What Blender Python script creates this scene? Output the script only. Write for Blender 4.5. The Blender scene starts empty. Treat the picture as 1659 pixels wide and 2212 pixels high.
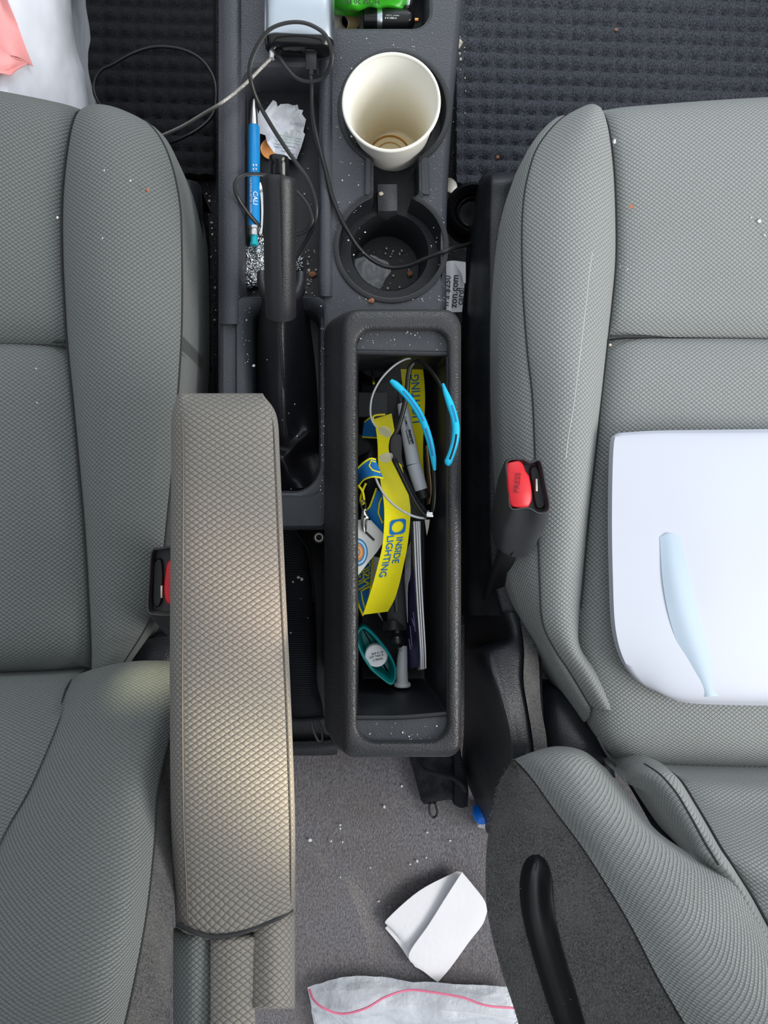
import bpy, bmesh, math, random
from mathutils import Vector, Matrix, noise
random.seed(7)
PI = math.pi
sc = bpy.context.scene
COL = sc.collection

# ------------------------------------------------------------ camera, light, exposure
FPX, CZ = 1600.0, 1.0                    # focal length in pixels (1659x2212 frame), camera height in metres
NADX = 735.0                             # image column of the point straight below the lens
PHI = -math.atan((829.5-NADX)/FPX)
ROT = Matrix.Rotation(PHI, 3, 'Y')
cam = bpy.data.cameras.new('camera'); camo = bpy.data.objects.new('camera', cam); COL.objects.link(camo)
cam.sensor_width = 36.0; cam.lens = FPX/2212*36.0; cam.clip_start = 0.01
camo.location = (0, 0, CZ); camo.rotation_euler = (0, PHI, 0)
sc.camera = camo

wd = bpy.data.worlds.new('world'); sc.world = wd; wd.use_nodes = True
wn = wd.node_tree; bg = wn.nodes['Background']
tcw = wn.nodes.new('ShaderNodeTexCoord'); sepw = wn.nodes.new('ShaderNodeSeparateXYZ'); rmp = wn.nodes.new('ShaderNodeValToRGB')
wn.links.new(tcw.outputs['Generated'], sepw.inputs[0]); wn.links.new(sepw.outputs['Z'], rmp.inputs[0])
# overcast sky: the zenith three times as bright as the horizon
rmp.color_ramp.elements[0].position = 0.0; rmp.color_ramp.elements[0].color = (0.31, 0.33, 0.35, 1)
rmp.color_ramp.elements[1].position = 1.0; rmp.color_ramp.elements[1].color = (0.90, 0.95, 1.0, 1)
wn.links.new(rmp.outputs[0], bg.inputs[0]); bg.inputs[1].default_value = 1.12

ZADD = 0.0
def P(px, py, z):
    z += ZADD
    d = ROT @ Vector(((px-829.5)/FPX, (1106-py)/FPX, -1.0))
    t = (z-CZ)/d.z
    return Vector((d.x*t, d.y*t, z))
def area(name, loc, target, sx, sy, power, color):
    l = bpy.data.lights.new(name, 'AREA'); l.shape = 'RECTANGLE'; l.size = sx; l.size_y = sy; l.energy = power; l.color = color
    o = bpy.data.objects.new(name, l); COL.objects.link(o); o.location = loc
    o.rotation_euler = (Vector(target)-Vector(loc)).to_track_quat('-Z', 'Y').to_euler()
    return o
area('door_daylight', (1.5, -0.55, 1.25), (0, 0, .3), 1.1, 0.9, 34, (1.0, .975, .94))
area('windscreen_daylight', (0.3, 1.7, 1.3), (0, 0, .3), 1.4, 0.8, 12, (.88, .94, 1.0))

def sunbeam(name, loc, target, deg, power, color, blend=.8):
    l = bpy.data.lights.new(name, 'SPOT'); l.energy = power; l.color = color; l.spot_size = math.radians(deg); l.spot_blend = blend; l.shadow_soft_size = .03
    o = bpy.data.objects.new(name, l); COL.objects.link(o); o.location = loc
    o.rotation_euler = (Vector(target)-Vector(loc)).to_track_quat('-Z', 'Y').to_euler()
# spot lamps standing in for sun patches from rear right and front left
sunbeam('sun_dapple', (1.5, -1.25, 1.35), (-.046, -.070, .49), 2.3, 420, (1.0, .74, .55))
sunbeam('sun_dapple', (1.5, -1.25, 1.35), (-.036, -.185, .50), 2.6, 600, (1.0, .84, .60))
sunbeam('sun_dapple', (-.75, 1.3, 1.5), P(338, 1462, .39), 1.5, 420, (1.0, .95, .62))

sc.view_settings.view_transform = 'Standard'; sc.view_settings.look = 'None'
sc.view_settings.gamma = 1; sc.view_settings.use_curve_mapping = False
sc.view_settings.exposure = 0.0

# ------------------------------------------------------------ helpers
def W(pts): return [P(*p) for p in pts]
def Wz(pts, z): return [P(p[0], p[1], z) for p in pts]

OFF = {}
def base_of(par): return OFF.get(par.name, Vector((0, 0, 0))) if par else Vector((0, 0, 0))
def thing(name, label, cat, loc, group=None):
    o = bpy.data.objects.new(name, None); COL.objects.link(o); o.empty_display_size = .02
    loc = Vector(loc); o.location = loc; OFF[o.name] = loc
    o['label'] = label; o['category'] = cat
    if group: o['group'] = group
    return o
def tag(o, label, cat, group=None, kind=None):
    if label: o['label'] = label
    if cat: o['category'] = cat
    if group: o['group'] = group
    if kind: o['kind'] = kind
    return o
def mk(name, vf, m, par=None, sharp=40, label=None, uvs=None, kind=None, smooth=True):
    verts, faces = vf[0], vf[1]
    if uvs is None and len(vf) > 2: uvs = vf[2]
    verts = [Vector(v) for v in verts]
    if par is not None: off = base_of(par)
    else:
        lo = [min(v[i] for v in verts) for i in range(3)]; hi = [max(v[i] for v in verts) for i in range(3)]
        off = Vector(((lo[0]+hi[0])/2, (lo[1]+hi[1])/2, lo[2]))
    me = bpy.data.meshes.new(name)
    me.from_pydata([v-off for v in verts], [], faces); me.validate()
    if uvs and len(me.polygons) == len(faces):
        ul = me.uv_layers.new(name='UVMap')
        for p in me.polygons:
            for li in p.loop_indices: ul.data[li].uv = uvs[me.loops[li].vertex_index]
    bm = bmesh.new(); bm.from_mesh(me); bmesh.ops.recalc_face_normals(bm, faces=bm.faces); bm.to_mesh(me); bm.free()
    if smooth:
        me.shade_smooth(); me.set_sharp_from_angle(angle=math.radians(sharp))
    me.materials.append(m)
    o = bpy.data.objects.new(name, me); COL.objects.link(o)
    if par is not None:
        o.parent = par; OFF[o.name] = off
    else:
        o.location = off; OFF[o.name] = off
    if label: o['label'] = label
    if kind: o['kind'] = kind
    return o
def join(*vfs):
    V, F = [], []
    for vf in vfs:
        n = len(V); V += [Vector(v) for v in vf[0]]; F += [tuple(i+n for i in f) for f in vf[1]]
    return V, F
def xf(vf, M): return ([M @ Vector(v) for v in vf[0]], vf[1])
def cr(pts, n, closed=False):
    """Catmull-Rom through pts, n samples per span"""
    pts = [Vector(p) for p in pts]; N = len(pts); out = []
    if N < 3: return [pts[0].lerp(pts[1], i/n) for i in range(n+1)]
    for i in range(N if closed else N-1):
        if closed: p0, p1, p2, p3 = (pts[(i+k) % N] for k in (-1, 0, 1, 2))
        else:
            p1, p2 = pts[i], pts[i+1]
            p0 = pts[i-1] if i else p1*2-p2
            p3 = pts[i+2] if i+2 < N else p2*2-p1
        for k in range(n):
            t = k/n
            out.append(.5*((2*p1)+(p2-p0)*t+(2*p0-5*p1+4*p2-p3)*t*t+(3*p1-p0-3*p2+p3)*t**3))
    if not closed: out.append(pts[-1].copy())
    return out
def resample(pts, n, closed=False):
    L = [0]; q = list(pts)+([pts[0]] if closed else [])
    for a, b in zip(q, q[1:]): L.append(L[-1]+(b-a).length)
    out = []; j = 0
    for i in range(n):
        s = L[-1]*i/(n if closed else n-1)
        while j < len(L)-2 and L[j+1] < s: j += 1
        d = L[j+1]-L[j]; out.append(q[j].lerp(q[j+1], (s-L[j])/d if d > 1e-12 else 0))
    return out
def grid(R, wrap=False):
    """rows of points -> verts, faces, uv in metres"""
    nr, nc = len(R), len(R[0]); V = [p for r in R for p in r]; F = []
    for i in range(nr-1):
        for j in range(nc-1): F.append((i*nc+j, i*nc+j+1, (i+1)*nc+j+1, (i+1)*nc+j))
        if wrap: F.append((i*nc+nc-1, i*nc, (i+1)*nc, (i+1)*nc+nc-1))
    uv = []
    vl = [0]*nc
    for i in range(nr):
        if i:
            d = sum((R[i][j]-R[i-1][j]).length for j in range(nc))/nc
            vl = [vl[0]+d]*nc
        u = [0.0]
        for j in range(1, nc): u.append(u[-1]+(R[i][j]-R[i][j-1]).length)
        mid = u[nc//2]
        for j in range(nc): uv.append((u[j]-mid, vl[j]))
    return V, F, uv
def patch(rows, nu=5, nv=5):
    rw = [cr(W(r), nu) for r in rows]
    cols = [cr([r[j] for r in rw], nv) for j in range(len(rw[0]))]
    return [[c[i] for c in cols] for i in range(len(cols[0]))]
def strip(A, B, n=50, k=14, bulge=.01, sh=1.0):
    a = resample(cr(W(A), 8), n); b = resample(cr(W(B), 8), n); R = []
    for i in range(n):
        bl = bulge(i/(n-1)) if callable(bulge) else bulge
        R.append([a[i].lerp(b[i], j/(k-1))+Vector((0, 0, bl*math.sin(PI*j/(k-1))**sh)) for j in range(k)])
    return R
def tucked(R, dx, dz, col=-1):
    """add a turned-under column to one side of a surface, so its edge has a body"""
    out = []
    for r in R:
        p = r[col]; q = [Vector((p.x+dx*f, p.y, p.z-dz*g)) for f, g in ((.15, .12), (.5, .5), (1, 1))]
        out.append(list(r)+q if col == -1 else q[::-1]+list(r))
    return out
def dip(R, l=0, r=0, t=0, b=0, w=.008):
    """tuck the borders of a stuffed panel in, as at a sewn seam"""
    nr, nc = len(R), len(R[0]); out = []
    for i in range(nr):
        row = []
        for j in range(nc):
            p = R[i][j].copy(); z = 0
            if l: z += l*math.exp(-((p-R[i][0]).length/w)**1.3)
            if r: z += r*math.exp(-((p-R[i][-1]).length/w)**1.3)
            if t: z += t*math.exp(-((p-R[0][j]).length/w)**1.3)
            if b: z += b*math.exp(-((p-R[-1][j]).length/w)**1.3)
            p.z -= z; row.append(p)
        out.append(row)
    return out
def skirt(R, d, inset=.0):
    """turn the border of an open surface down so the thing has a body"""
    nr, nc = len(R), len(R[0])
    c = sum((p for r in R for p in r), Vector())/(nr*nc)
    def dn(p):
        q = Vector((p.x, p.y, p.z-d)); h = Vector((c.x-p.x, c.y-p.y, 0)); return q+h*inset
    S = [[dn(R[0][0])]+[dn(p) for p in R[0]]+[dn(R[0][-1])]]
    for r in R: S.append([dn(r[0])]+list(r)+[dn(r[-1])])
    S.append([dn(R[-1][0])]+[dn(p) for p in R[-1]]+[dn(R[-1][-1])])
    return S
def thick(R, t):
    """sheet of thickness t: top rows, edge, bottom rows"""
    nr, nc = len(R), len(R[0]); V, F, uv = grid(R); n = len(V)
    N = []
    for i in range(nr):
        for j in range(nc):
            a = R[min(i+1, nr-1)][j]-R[max(i-1, 0)][j]; b = R[i][min(j+1, nc-1)]-R[i][max(j-1, 0)]
            m = a.cross(b); N.append(m.normalized() if m.length > 1e-12 else Vector((0, 0, 1)))
    V2 = [p-q*t for p, q in zip(V, N)]
    F2 = [tuple(i+n for i in f[::-1]) for f in F]
    bd = [j for j in range(nc)]+[i*nc+nc-1 for i in range(1, nr)]+[(nr-1)*nc+j for j in range(nc-2, -1, -1)]+[i*nc for i in range(nr-2, 0, -1)]
    F3 = [(bd[i], bd[(i+1) % len(bd)], bd[(i+1) % len(bd)]+n, bd[i]+n) for i in range(len(bd))]
    return V+V2, F+F2+F3, uv+uv
def tube(pts, r, n=8, flat=1.0, up=None, caps=True):
    """swept tube; r number or list; flat squeezes the section vertically"""
    pts = [Vector(p) for p in pts]; m = len(pts); V, F = [], []
    U = Vector((0, 0, 1)) if up is None else Vector(up)
    prev = None
    for i, p in enumerate(pts):
        t = (pts[min(i+1, m-1)]-pts[max(i-1, 0)])
        t = t.normalized() if t.length > 1e-12 else Vector((0, 1, 0))
        if prev is None:
            s = t.cross(U)
            if s.length < .05: s = t.cross(Vector((0, 1, 0)))
        else:
            s = prev-t*prev.dot(t)
        if flat != 1.0:
            s2 = t.cross(U)
            if s2.length > .05: s = s2
        s.normalize(); prev = s; q = s.cross(t); ri = r[i] if isinstance(r, (list, tuple)) else r
        for k in range(n):
            a = 2*PI*k/n; V.append(p+s*math.cos(a)*ri+q*math.sin(a)*ri*flat)
    for i in range(m-1):
        for k in range(n): F.append((i*n+k, i*n+(k+1) % n, (i+1)*n+(k+1) % n, (i+1)*n+k))
    if caps: F.append(tuple(range(n))[::-1]); F.append(tuple((m-1)*n+k for k in range(n)))
    return V, F
def ctube(pts, r, n=8, span=6, flat=1.0, closed=False, caps=True):
    return tube(cr(W(pts), span, closed), r, n, flat, caps=caps)
def lathe(prof, n=32, M=None, capa=True, capb=True):
    V, F = [], []; m = len(prof)
    for r, z in prof:
        for k in range(n): V.append(Vector((r*math.cos(2*PI*k/n), r*math.sin(2*PI*k/n), z)))
    for i in range(m-1):
        for k in range(n): F.append((i*n+k, i*n+(k+1) % n, (i+1)*n+(k+1) % n, (i+1)*n+k))
    if capa: F.append(tuple(range(n))[::-1])
    if capb: F.append(tuple((m-1)*n+k for k in range(n)))
    return xf((V, F), M) if M else (V, F)
def loft(loops, capa=False, capb=False):
    n = len(loops[0]); V = [p for l in loops for p in l]; F = []
    for i in range(len(loops)-1):
        for k in range(n): F.append((i*n+k, i*n+(k+1) % n, (i+1)*n+(k+1) % n, (i+1)*n+k))
    if capa: F.append(tuple(range(n))[::-1])
    if capb: F.append(tuple((len(loops)-1)*n+k for k in range(n)))
    return V, F
def offs(poly, d):
    """grow (d>0) a closed counter-clockwise or clockwise world loop in xy"""
    n = len(poly); A = sum(poly[i].x*poly[(i+1) % n].y-poly[(i+1) % n].x*poly[i].y for i in range(n)); s = 1 if A > 0 else -1
    out = []
    for i in range(n):
        t = poly[(i+1) % n]-poly[i-1]; m = Vector((t.y, -t.x, 0))*s
        if m.length > 0: m.normalize()
        out.append(poly[i]+m*d)
    return out
def setz(poly, z): return [Vector((p.x, p.y, z)) for p in poly]
def rrect(x0, y0, x1, y1, r, z, k=6):
    """rounded rectangle in pixels at height z -> world loop"""
    rs = r if isinstance(r, (list, tuple)) else [r]*4; out = []
    for (cx, cy, a0, rr) in ((x1-rs[0], y0+rs[0], -90, rs[0]), (x1-rs[1], y1-rs[1], 0, rs[1]), (x0+rs[2], y1-rs[2], 90, rs[2]), (x0+rs[3], y0+rs[3], 180, rs[3])):
        for i in range(k+1):
            a = math.radians(a0+90*i/k); out.append(P(cx+rr*math.cos(a), cy+rr*math.sin(a), z))
    return out
def plate(outer, holes=()):
    """flat face with holes"""
    bm = bmesh.new(); E = []
    for lp in [outer]+list(holes):
        vs = [bm.verts.new(p) for p in lp]
        for i in range(len(vs)): E.append(bm.edges.new((vs[i], vs[(i+1) % len(vs)])))
    bmesh.ops.triangle_fill(bm, use_beauty=True, use_dissolve=False, edges=E)
    bm.verts.index_update()
    V = [v.co.copy() for v in bm.verts]; F = [tuple(v.index for v in f.verts) for f in bm.faces]; bm.free()
    return V, F
def prism(loop, h, bev=0):
    """solid from a world loop: top at loop height, going down by h"""
    if bev: L = [setz(loop, loop[0].z-h), [p-Vector((0, 0, bev)) for p in loop], offs(loop, -bev)]
    else: L = [[p-Vector((0, 0, h)) for p in loop], loop]
    return loft(L, True, True)
def box(c, s, bev=0, M=None):
    x, y, z = s[0]/2, s[1]/2, s[2]/2; b = min(bev, x*.9, y*.9, z*.9)
    bm = bmesh.new(); bmesh.ops.create_cube(bm, size=1)
    for v in bm.verts: v.co = Vector((v.co.x*s[0], v.co.y*s[1], v.co.z*s[2]))
    if b: bmesh.ops.bevel(bm, geom=bm.edges[:], offset=b, segments=2, affect='EDGES', profile=.5)
    bm.verts.index_update()
    V = [v.co+Vector(c) if M is None else M @ (v.co+Vector(c)) for v in bm.verts]; F = [tuple(v.index for v in f.verts) for f in bm.faces]; bm.free()
    return V, F
def blob(c, s, sub=1, amp=.25, seed=0):
    bm = bmesh.new(); bmesh.ops.create_icosphere(bm, subdivisions=sub, radius=1)
    V = []
    for v in bm.verts:
        k = 1+amp*noise.noise(v.co*1.7+Vector((seed*3.1, seed, 0))); V.append(Vector(c)+Vector((v.co.x*s[0]*k, v.co.y*s[1]*k, v.co.z*s[2]*k)))
    bm.verts.index_update(); F = [tuple(v.index for v in f.verts) for f in bm.faces]; bm.free()
    return V, F
def frame(o, x, y):
    """matrix with origin o, x axis along x, y axis near y"""
    x = Vector(x).normalized(); z = x.cross(Vector(y)).normalized(); y = z.cross(x)
    M = Matrix((x, y, z)).transposed().to_4x4(); M.translation = Vector(o); return M
def textmesh(s, ext=.0, fn=None, M=None, bold=0):
    cu = bpy.data.curves.new('t', 'FONT'); cu.body = s; cu.size = 1; cu.align_x = 'CENTER'; cu.align_y = 'CENTER'; cu.extrude = ext; cu.offset = bold; cu.resolution_u = 3
    o = bpy.data.objects.new('t', cu); COL.objects.link(o)
    dg = bpy.context.evaluated_depsgraph_get(); me = bpy.data.meshes.new_from_object(o.evaluated_get(dg))
    V = [v.co.copy() for v in me.vertices]; F = [tuple(p.vertices) for p in me.polygons]
    bpy.data.objects.remove(o); bpy.data.curves.remove(cu); bpy.data.meshes.remove(me)
    if fn: V = [fn(v.x, v.y, v.z) for v in V]
    if M: V = [M @ v for v in V]
    return V, F
def text_at(s, px, py, h, ang, z, bold=0.01, wide=1.0):
    """flat lettering: h letter size in pixels, ang counter-clockwise in the picture"""
    S = (CZ-z)/FPX; c = P(px, py, z)
    M = Matrix.Translation(c) @ Matrix.Rotation(math.radians(ang), 4, 'Z') @ Matrix.Diagonal((h*S*wide, h*S, 1, 1))
    return textmesh(s, 0, None, M, bold)
from mathutils.bvhtree import BVHTree
def bvh(R):
    V, F, _ = grid(R); return BVHTree.FromPolygons(V, F)
def drop(tree, px, py, up=0.0, default=.3):
    d = (ROT @ Vector(((px-829.5)/FPX, (1106-py)/FPX, -1.0))).normalized()
    h = tree.ray_cast(Vector((0, 0, CZ)), d)[0]
    return h+Vector((0, 0, up)) if h else P(px, py, default+up)
def ss(t): t = max(0, min(1, t)); return t*t*(3-2*t)

# ------------------------------------------------------------ materials
class NT:
    def __init__(s, name):
        s.m = bpy.data.materials.new(name); s.m.use_nodes = True; s.t = s.m.node_tree; s.b = s.t.nodes['Principled BSDF']
    def n(s, ty, **kw):
        x = s.t.nodes.new(ty)
        for k, v in kw.items():
            if k in x.inputs: x.inputs[k].default_value = v
            else: setattr(x, k, v)
        return x
    def l(s, a, b): s.t.links.new(a, b)
    def math(s, op, a, b=None, c=None):
        x = s.t.nodes.new('ShaderNodeMath'); x.operation = op
        for i, v in enumerate((a, b, c)):
            if v is None: continue
            if isinstance(v, (int, float)): x.inputs[i].default_value = v
            else: s.l(v, x.inputs[i])
        return x.outputs[0]
    def ramp(s, fac, stops):
        x = s.t.nodes.new('ShaderNodeValToRGB'); cr_ = x.color_ramp
        while len(cr_.elements) < len(stops): cr_.elements.new(.5)
        for e, (p, c) in zip(cr_.elements, stops):
            e.position = p; e.color = (c[0], c[1], c[2], 1) if not isinstance(c, (int, float)) else (c, c, c, 1)
        s.l(fac, x.inputs[0]); return x.outputs[0]
    def mix(s, fac, a, b, mode='MIX'):
        x = s.t.nodes.new('ShaderNodeMix'); x.data_type = 'RGBA'; x.blend_type = mode
        for i, v in ((0, fac), (6, a), (7, b)):
            if isinstance(v, (int, float)): x.inputs[i].default_value = v
            elif isinstance(v, (tuple, list)): x.inputs[i].default_value = (v[0], v[1], v[2], 1)
            else: s.l(v, x.inputs[i])
        return x.outputs[2]
    def noise(s, scale, detail=3, co=None, rough=.5):
        x = s.n('ShaderNodeTexNoise', Scale=scale, Detail=detail, Roughness=rough)
        s.l(co if co is not None else s.obj(), x.inputs['Vector']); return x.outputs['Fac']
    def voro(s, scale, feat='F1', co=None):
        x = s.n('ShaderNodeTexVoronoi', Scale=scale); x.feature = feat
        s.l(co if co is not None else s.obj(), x.inputs['Vector']); return x.outputs['Distance']
    def obj(s):
        if not hasattr(s, '_o'): s._o = s.n('ShaderNodeTexCoord')
        return s._o.outputs['Object']
    def uv(s):
        if not hasattr(s, '_o'): s._o = s.n('ShaderNodeTexCoord')
        return s._o.outputs['UV']
    def bump(s, h, dist=.001, strength=1.0):
        x = s.n('ShaderNodeBump', Distance=dist, Strength=strength); s.l(h, x.inputs['Height']); s.l(x.outputs[0], s.b.inputs['Normal'])
    def set(s, col=None, rough=.5, metal=0, spec=.5, alpha=1, trans=0, ior=1.45, sss=0, coat=0):
        b = s.b.inputs
        if col is not None:
            if isinstance(col, (tuple, list)): b['Base Color'].default_value = (col[0], col[1], col[2], 1)
            else: s.l(col, b['Base Color'])
        if isinstance(rough, (int, float)): b['Roughness'].default_value = rough
        else: s.l(rough, b['Roughness'])
        b['Metallic'].default_value = metal; b['Specular IOR Level'].default_value = spec; b['Alpha'].default_value = alpha
        b['Transmission Weight'].default_value = trans; b['IOR'].default_value = ior; b['Coat Weight'].default_value = coat
        return s.m

def m_plain(name, col, rough=.5, metal=0, spec=.5, var=.15, vs=60, bumpd=0, bs=400, **kw):
    t = NT(name); f = t.noise(vs, 3)
    c = t.mix(f, tuple(x*(1-var) for x in col), tuple(min(1, x*(1+var)) for x in col))
    if bumpd: t.bump(t.noise(bs, 2), bumpd)
    return t.set(c, rough, metal, spec, **kw)
def m_grain(name, col, rough=.45, scale=520, depth=.0006, spec=.5, dust=.25, dustcol=(.16, .15, .14)):
    """moulded plastic with a leather grain and rubbed-in dust"""
    t = NT(name)
    v = t.voro(scale, 'SMOOTH_F1'); v2 = t.noise(scale*.6, 2)
    h = t.math('ADD', v, t.math('MULTIPLY', v2, .5)); t.bump(h, depth, .8)
    d = t.ramp(t.noise(22, 5), [(.45, 0.0), (.75, 1.0)]); d2 = t.ramp(t.noise(900, 2), [(.55, 0.0), (.8, 1.0)])
    f = t.math('MULTIPLY', t.math('ADD', t.math('MULTIPLY', d, .5), t.math('MULTIPLY', d2, .5)), dust)
    return t.set(t.mix(f, col, dustcol), rough, 0, spec)
def m_weave(name, c_hi, c_lo, w=.0046, h=.0036, depth=.0011, stain=(.12, .10, .08), stains=.12, rough=.85, ang=0):
    """knitted seat cloth: small diamond pillows with dark grooves"""
    t = NT(name); mp = t.n('ShaderNodeMapping'); t.l(t.uv(), mp.inputs[0])
    mp.inputs['Rotation'].default_value = (0, 0, math.radians(ang)); mp.inputs['Scale'].default_value = (1/w, 1/h, 1)
    sp = t.n('ShaderNodeSeparateXYZ'); t.l(mp.outputs[0], sp.inputs[0])
    wob = t.math('MULTIPLY', t.math('SUBTRACT', t.noise(260, 2), .5), .35)
    u = t.math('ADD', sp.outputs[0], wob); v = sp.outputs[1]
    a = t.math('ABSOLUTE', t.math('SINE', t.math('MULTIPLY', t.math('ADD', u, v), PI)))
    b = t.math('ABSOLUTE', t.math('SINE', t.math('MULTIPLY', t.math('SUBTRACT', u, v), PI)))
    hgt = t.math('POWER', t.math('MULTIPLY', a, b), .45)
    thr = t.noise(1800, 2)
    t.bump(t.math('ADD', hgt, t.math('MULTIPLY', thr, .35)), depth, 1.0)
    c = t.mix(t.ramp(hgt, [(.1, 0.0), (.62, 1.0)]), c_lo, c_hi)
    c = t.mix(t.math('MULTIPLY', thr, .25), c, tuple(x*.55 for x in c_hi))
    c = t.mix(t.math('MULTIPLY', t.ramp(t.noise(9, 5), [(.5, 0.0), (.8, 1.0)]), stains), c, stain)
    m = t.set(c, rough, 0, .2)
    t.b.inputs['Sheen Weight'].default_value = .15; t.b.inputs['Sheen Roughness'].default_value = .5
    return m

M = {}
M['seat_l'] = m_weave('seat cloth driver shaded', (.190, .206, .199), (.082, .090, .088), .0050, .0038, .0008)  # weaker light on the driver side is put into this darker cloth colour
M['seat_r'] = m_weave('seat cloth passenger lit', (.335, .352, .346), (.158, .168, .166), .0048, .0040, .0008)  # same cloth kept paler, the stronger light on this side in its colour
M['arm'] = m_weave('armrest cloth', (.255, .240, .215), (.150, .139, .123), .0064, .0044, .0010)
M['thread'] = m_plain('seam thread', (.030, .032, .033), .8)
M['thread_arm'] = m_plain('armrest thread', (.15, .130, .108), .8)
M['console'] = m_grain('console grain plastic', (.050, .053, .064), .40, 900, .0004)
M['bin'] = m_grain('bin leathery plastic', (.036, .036, .039), .34, 760, .0006, dust=.15)
M['dark'] = m_grain('dark smooth plastic', (.012, .013, .017), .45, 900, .0002, dust=.12)
M['trim'] = m_grain('seat side plastic', (.015, .017, .022), .42, 850, .0004)
M['black'] = m_plain('black rubber', (.008, .008, .010), .45)
M['gloss'] = m_plain('glossy black plastic', (.008, .008, .009), .16)
M['grey_pl'] = m_grain('grey moulded plastic', (.040, .044, .052), .5, 800, .0003)
M['boot'] = m_grain('boot leatherette', (.010, .010, .013), .36, 1200, .0002, dust=.06)
M['grip'] = m_grain('brake grip rubber', (.022, .022, .025), .38, 1300, .0002, dust=.03)
def m_wool():
    t = NT('grey felt'); a = t.noise(700, 4, rough=.7); b = t.noise(90, 4); mp = t.n('ShaderNodeMapping'); t.l(t.obj(), mp.inputs[0]); mp.inputs['Scale'].default_value = (1, .35, .5)
    f = t.noise(1500, 2, mp.outputs[0])
    c = t.mix(t.ramp(a, [(.3, 0.0), (.7, 1.0)]), (.034, .035, .038), (.29, .285, .280)); c = t.mix(t.ramp(t.noise(28, 4), [(.42, 0.0), (.70, .65)]), c, (.24, .232, .225)); c = t.mix(t.math('MULTIPLY', b, .5), c, (.085, .082, .080))
    t.bump(t.math('ADD', a, t.math('MULTIPLY', f, .7)), .0022, 1); return t.set(c, .95, 0, .1)
M['wool'] = m_wool()
def m_carpet(name, lo, hi, s=620, d=.0018, dirt=None):
    t = NT(name); mp = t.n('ShaderNodeMapping'); t.l(t.obj(), mp.inputs[0]); mp.inputs['Scale'].default_value = (1, .55, 1)
    a = t.noise(s, 3, mp.outputs[0], .65); v = t.voro(s*.9, 'F1', mp.outputs[0])
    c = t.mix(t.ramp(a, [(.32, 0.0), (.68, 1.0)]), lo, hi)
    if dirt: c = t.mix(t.math('MULTIPLY', t.ramp(t.noise(14, 5), [(.4, 0.0), (.75, 1.0)]), .5), c, dirt)
    t.bump(t.math('SUBTRACT', a, t.math('MULTIPLY', v, .6)), d, 1); return t.set(c, .8, 0, .25)
M['carpet'] = m_carpet('rear carpet', (.098, .094, .103), (.255, .246, .260), 560, .0010, (.14, .115, .10))
M['carpet_b'] = m_carpet('front carpet', (.006, .006, .007), (.040, .040, .044), 500, .0015)
M['mat_l'] = m_carpet('driver mat', (.004, .004, .006), (.020, .020, .023), 700, .0010)
M['mat_r'] = m_carpet('passenger mat', (.017, .019, .026), (.115, .120, .142), 620, .0016)
M['sheet'] = m_plain('white sheet', (.56, .59, .67), .5, var=.03, vs=8)
M['white_pl'] = m_plain('white plastic', (.80, .81, .82), .35, var=.04)
M['paper'] = m_plain('white paper', (.80, .80, .83), .7, var=.05, vs=30, bumpd=.0004, bs=60)
def m_paper_print():
    t = NT('printed receipt'); n = t.noise(50, 4); c = t.mix(t.ramp(n, [(.45, 0.0), (.75, 1.0)]), (.88, .89, .94), (.66, .65, .66)); t.bump(t.noise(120, 3), .0006); return t.set(c, .7, 0, .3)
M['receipt'] = m_paper_print()
M['ink'] = m_plain('grey print ink', (.10, .11, .13), .7)
M['ink_dark'] = m_plain('black print ink', (.012, .012, .014), .6)
M['ink_faint'] = m_plain('faint receipt ink', (.42, .46, .50), .7)
M['ink_teal'] = m_plain('pale green print ink', (.45, .60, .58), .7)
def m_cup():
    t = NT('waxed paper cup'); sp = t.n('ShaderNodeSeparateXYZ'); t.l(t.obj(), sp.inputs[0])
    f = t.ramp(t.math('ADD', t.math('DIVIDE', sp.outputs[2], .105), t.math('MULTIPLY', t.math('SUBTRACT', t.noise(40, 2), .5), .18)), [(.05, 0.0), (.85, 1.0)])
    c = t.mix(f, (.88, .75, .48), (.90, .89, .83)); return t.set(c, .45, 0, .4)
M['cup'] = m_cup()
M['cup_out'] = m_plain('cup outside paper', (.82, .80, .72), .5, var=.03)
M['coffee'] = m_plain('dried coffee', (.50, .20, .03), .4)
M['coffee2'] = m_plain('pale dried coffee', (.62, .38, .13), .4)
M['steel'] = m_plain('polished metal', (.72, .72, .73), .22, 1.0, var=.05)
M['alu'] = m_plain('brushed aluminium', (.56, .62, .68), .32, 1.0, var=.05)
M['braid'] = m_plain('braided steel sleeve', (.40, .38, .35), .34, .9, bumpd=.0005, bs=1400)
M['cable'] = m_plain('black cable sheath', (.014, .014, .015), .38)
def m_foil():
    t = NT('crumpled foil'); t.bump(t.voro(420, 'F1'), .003, 1); return t.set((.82, .83, .84), .16, 1.0)
M['foil'] = m_foil()
M['pen_blue'] = m_plain('blue pen barrel', (.006, .25, .62), .38, var=.06)
M['pen_teal'] = m_plain('teal pen button', (.01, .42, .50), .3)
M['copper'] = m_plain('copper coin', (.72, .30, .10), .3, 1.0, var=.2)
M['brass'] = m_plain('tarnished brass coin', (.22, .16, .07), .5, .7, var=.3)
M['nickel'] = m_plain('nickel coin', (.55, .51, .44), .4, .8, var=.15)
M['green'] = m_plain('green foil wrapper', (.045, .46, .020), .28, var=.15, bumpd=.0015, bs=90)
M['red'] = m_plain('red button plastic', (.62, .016, .026), .4, var=.05)
M['red_dk'] = m_plain('debossed red', (.16, .004, .008), .5)
M['yellow'] = m_plain('yellow webbing', (.95, .84, .004), .75, var=.06, bumpd=.0005, bs=1500)
M['blue'] = m_plain('blue webbing print', (.006, .17, .50), .75, var=.08, bumpd=.0004, bs=1500)
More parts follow.
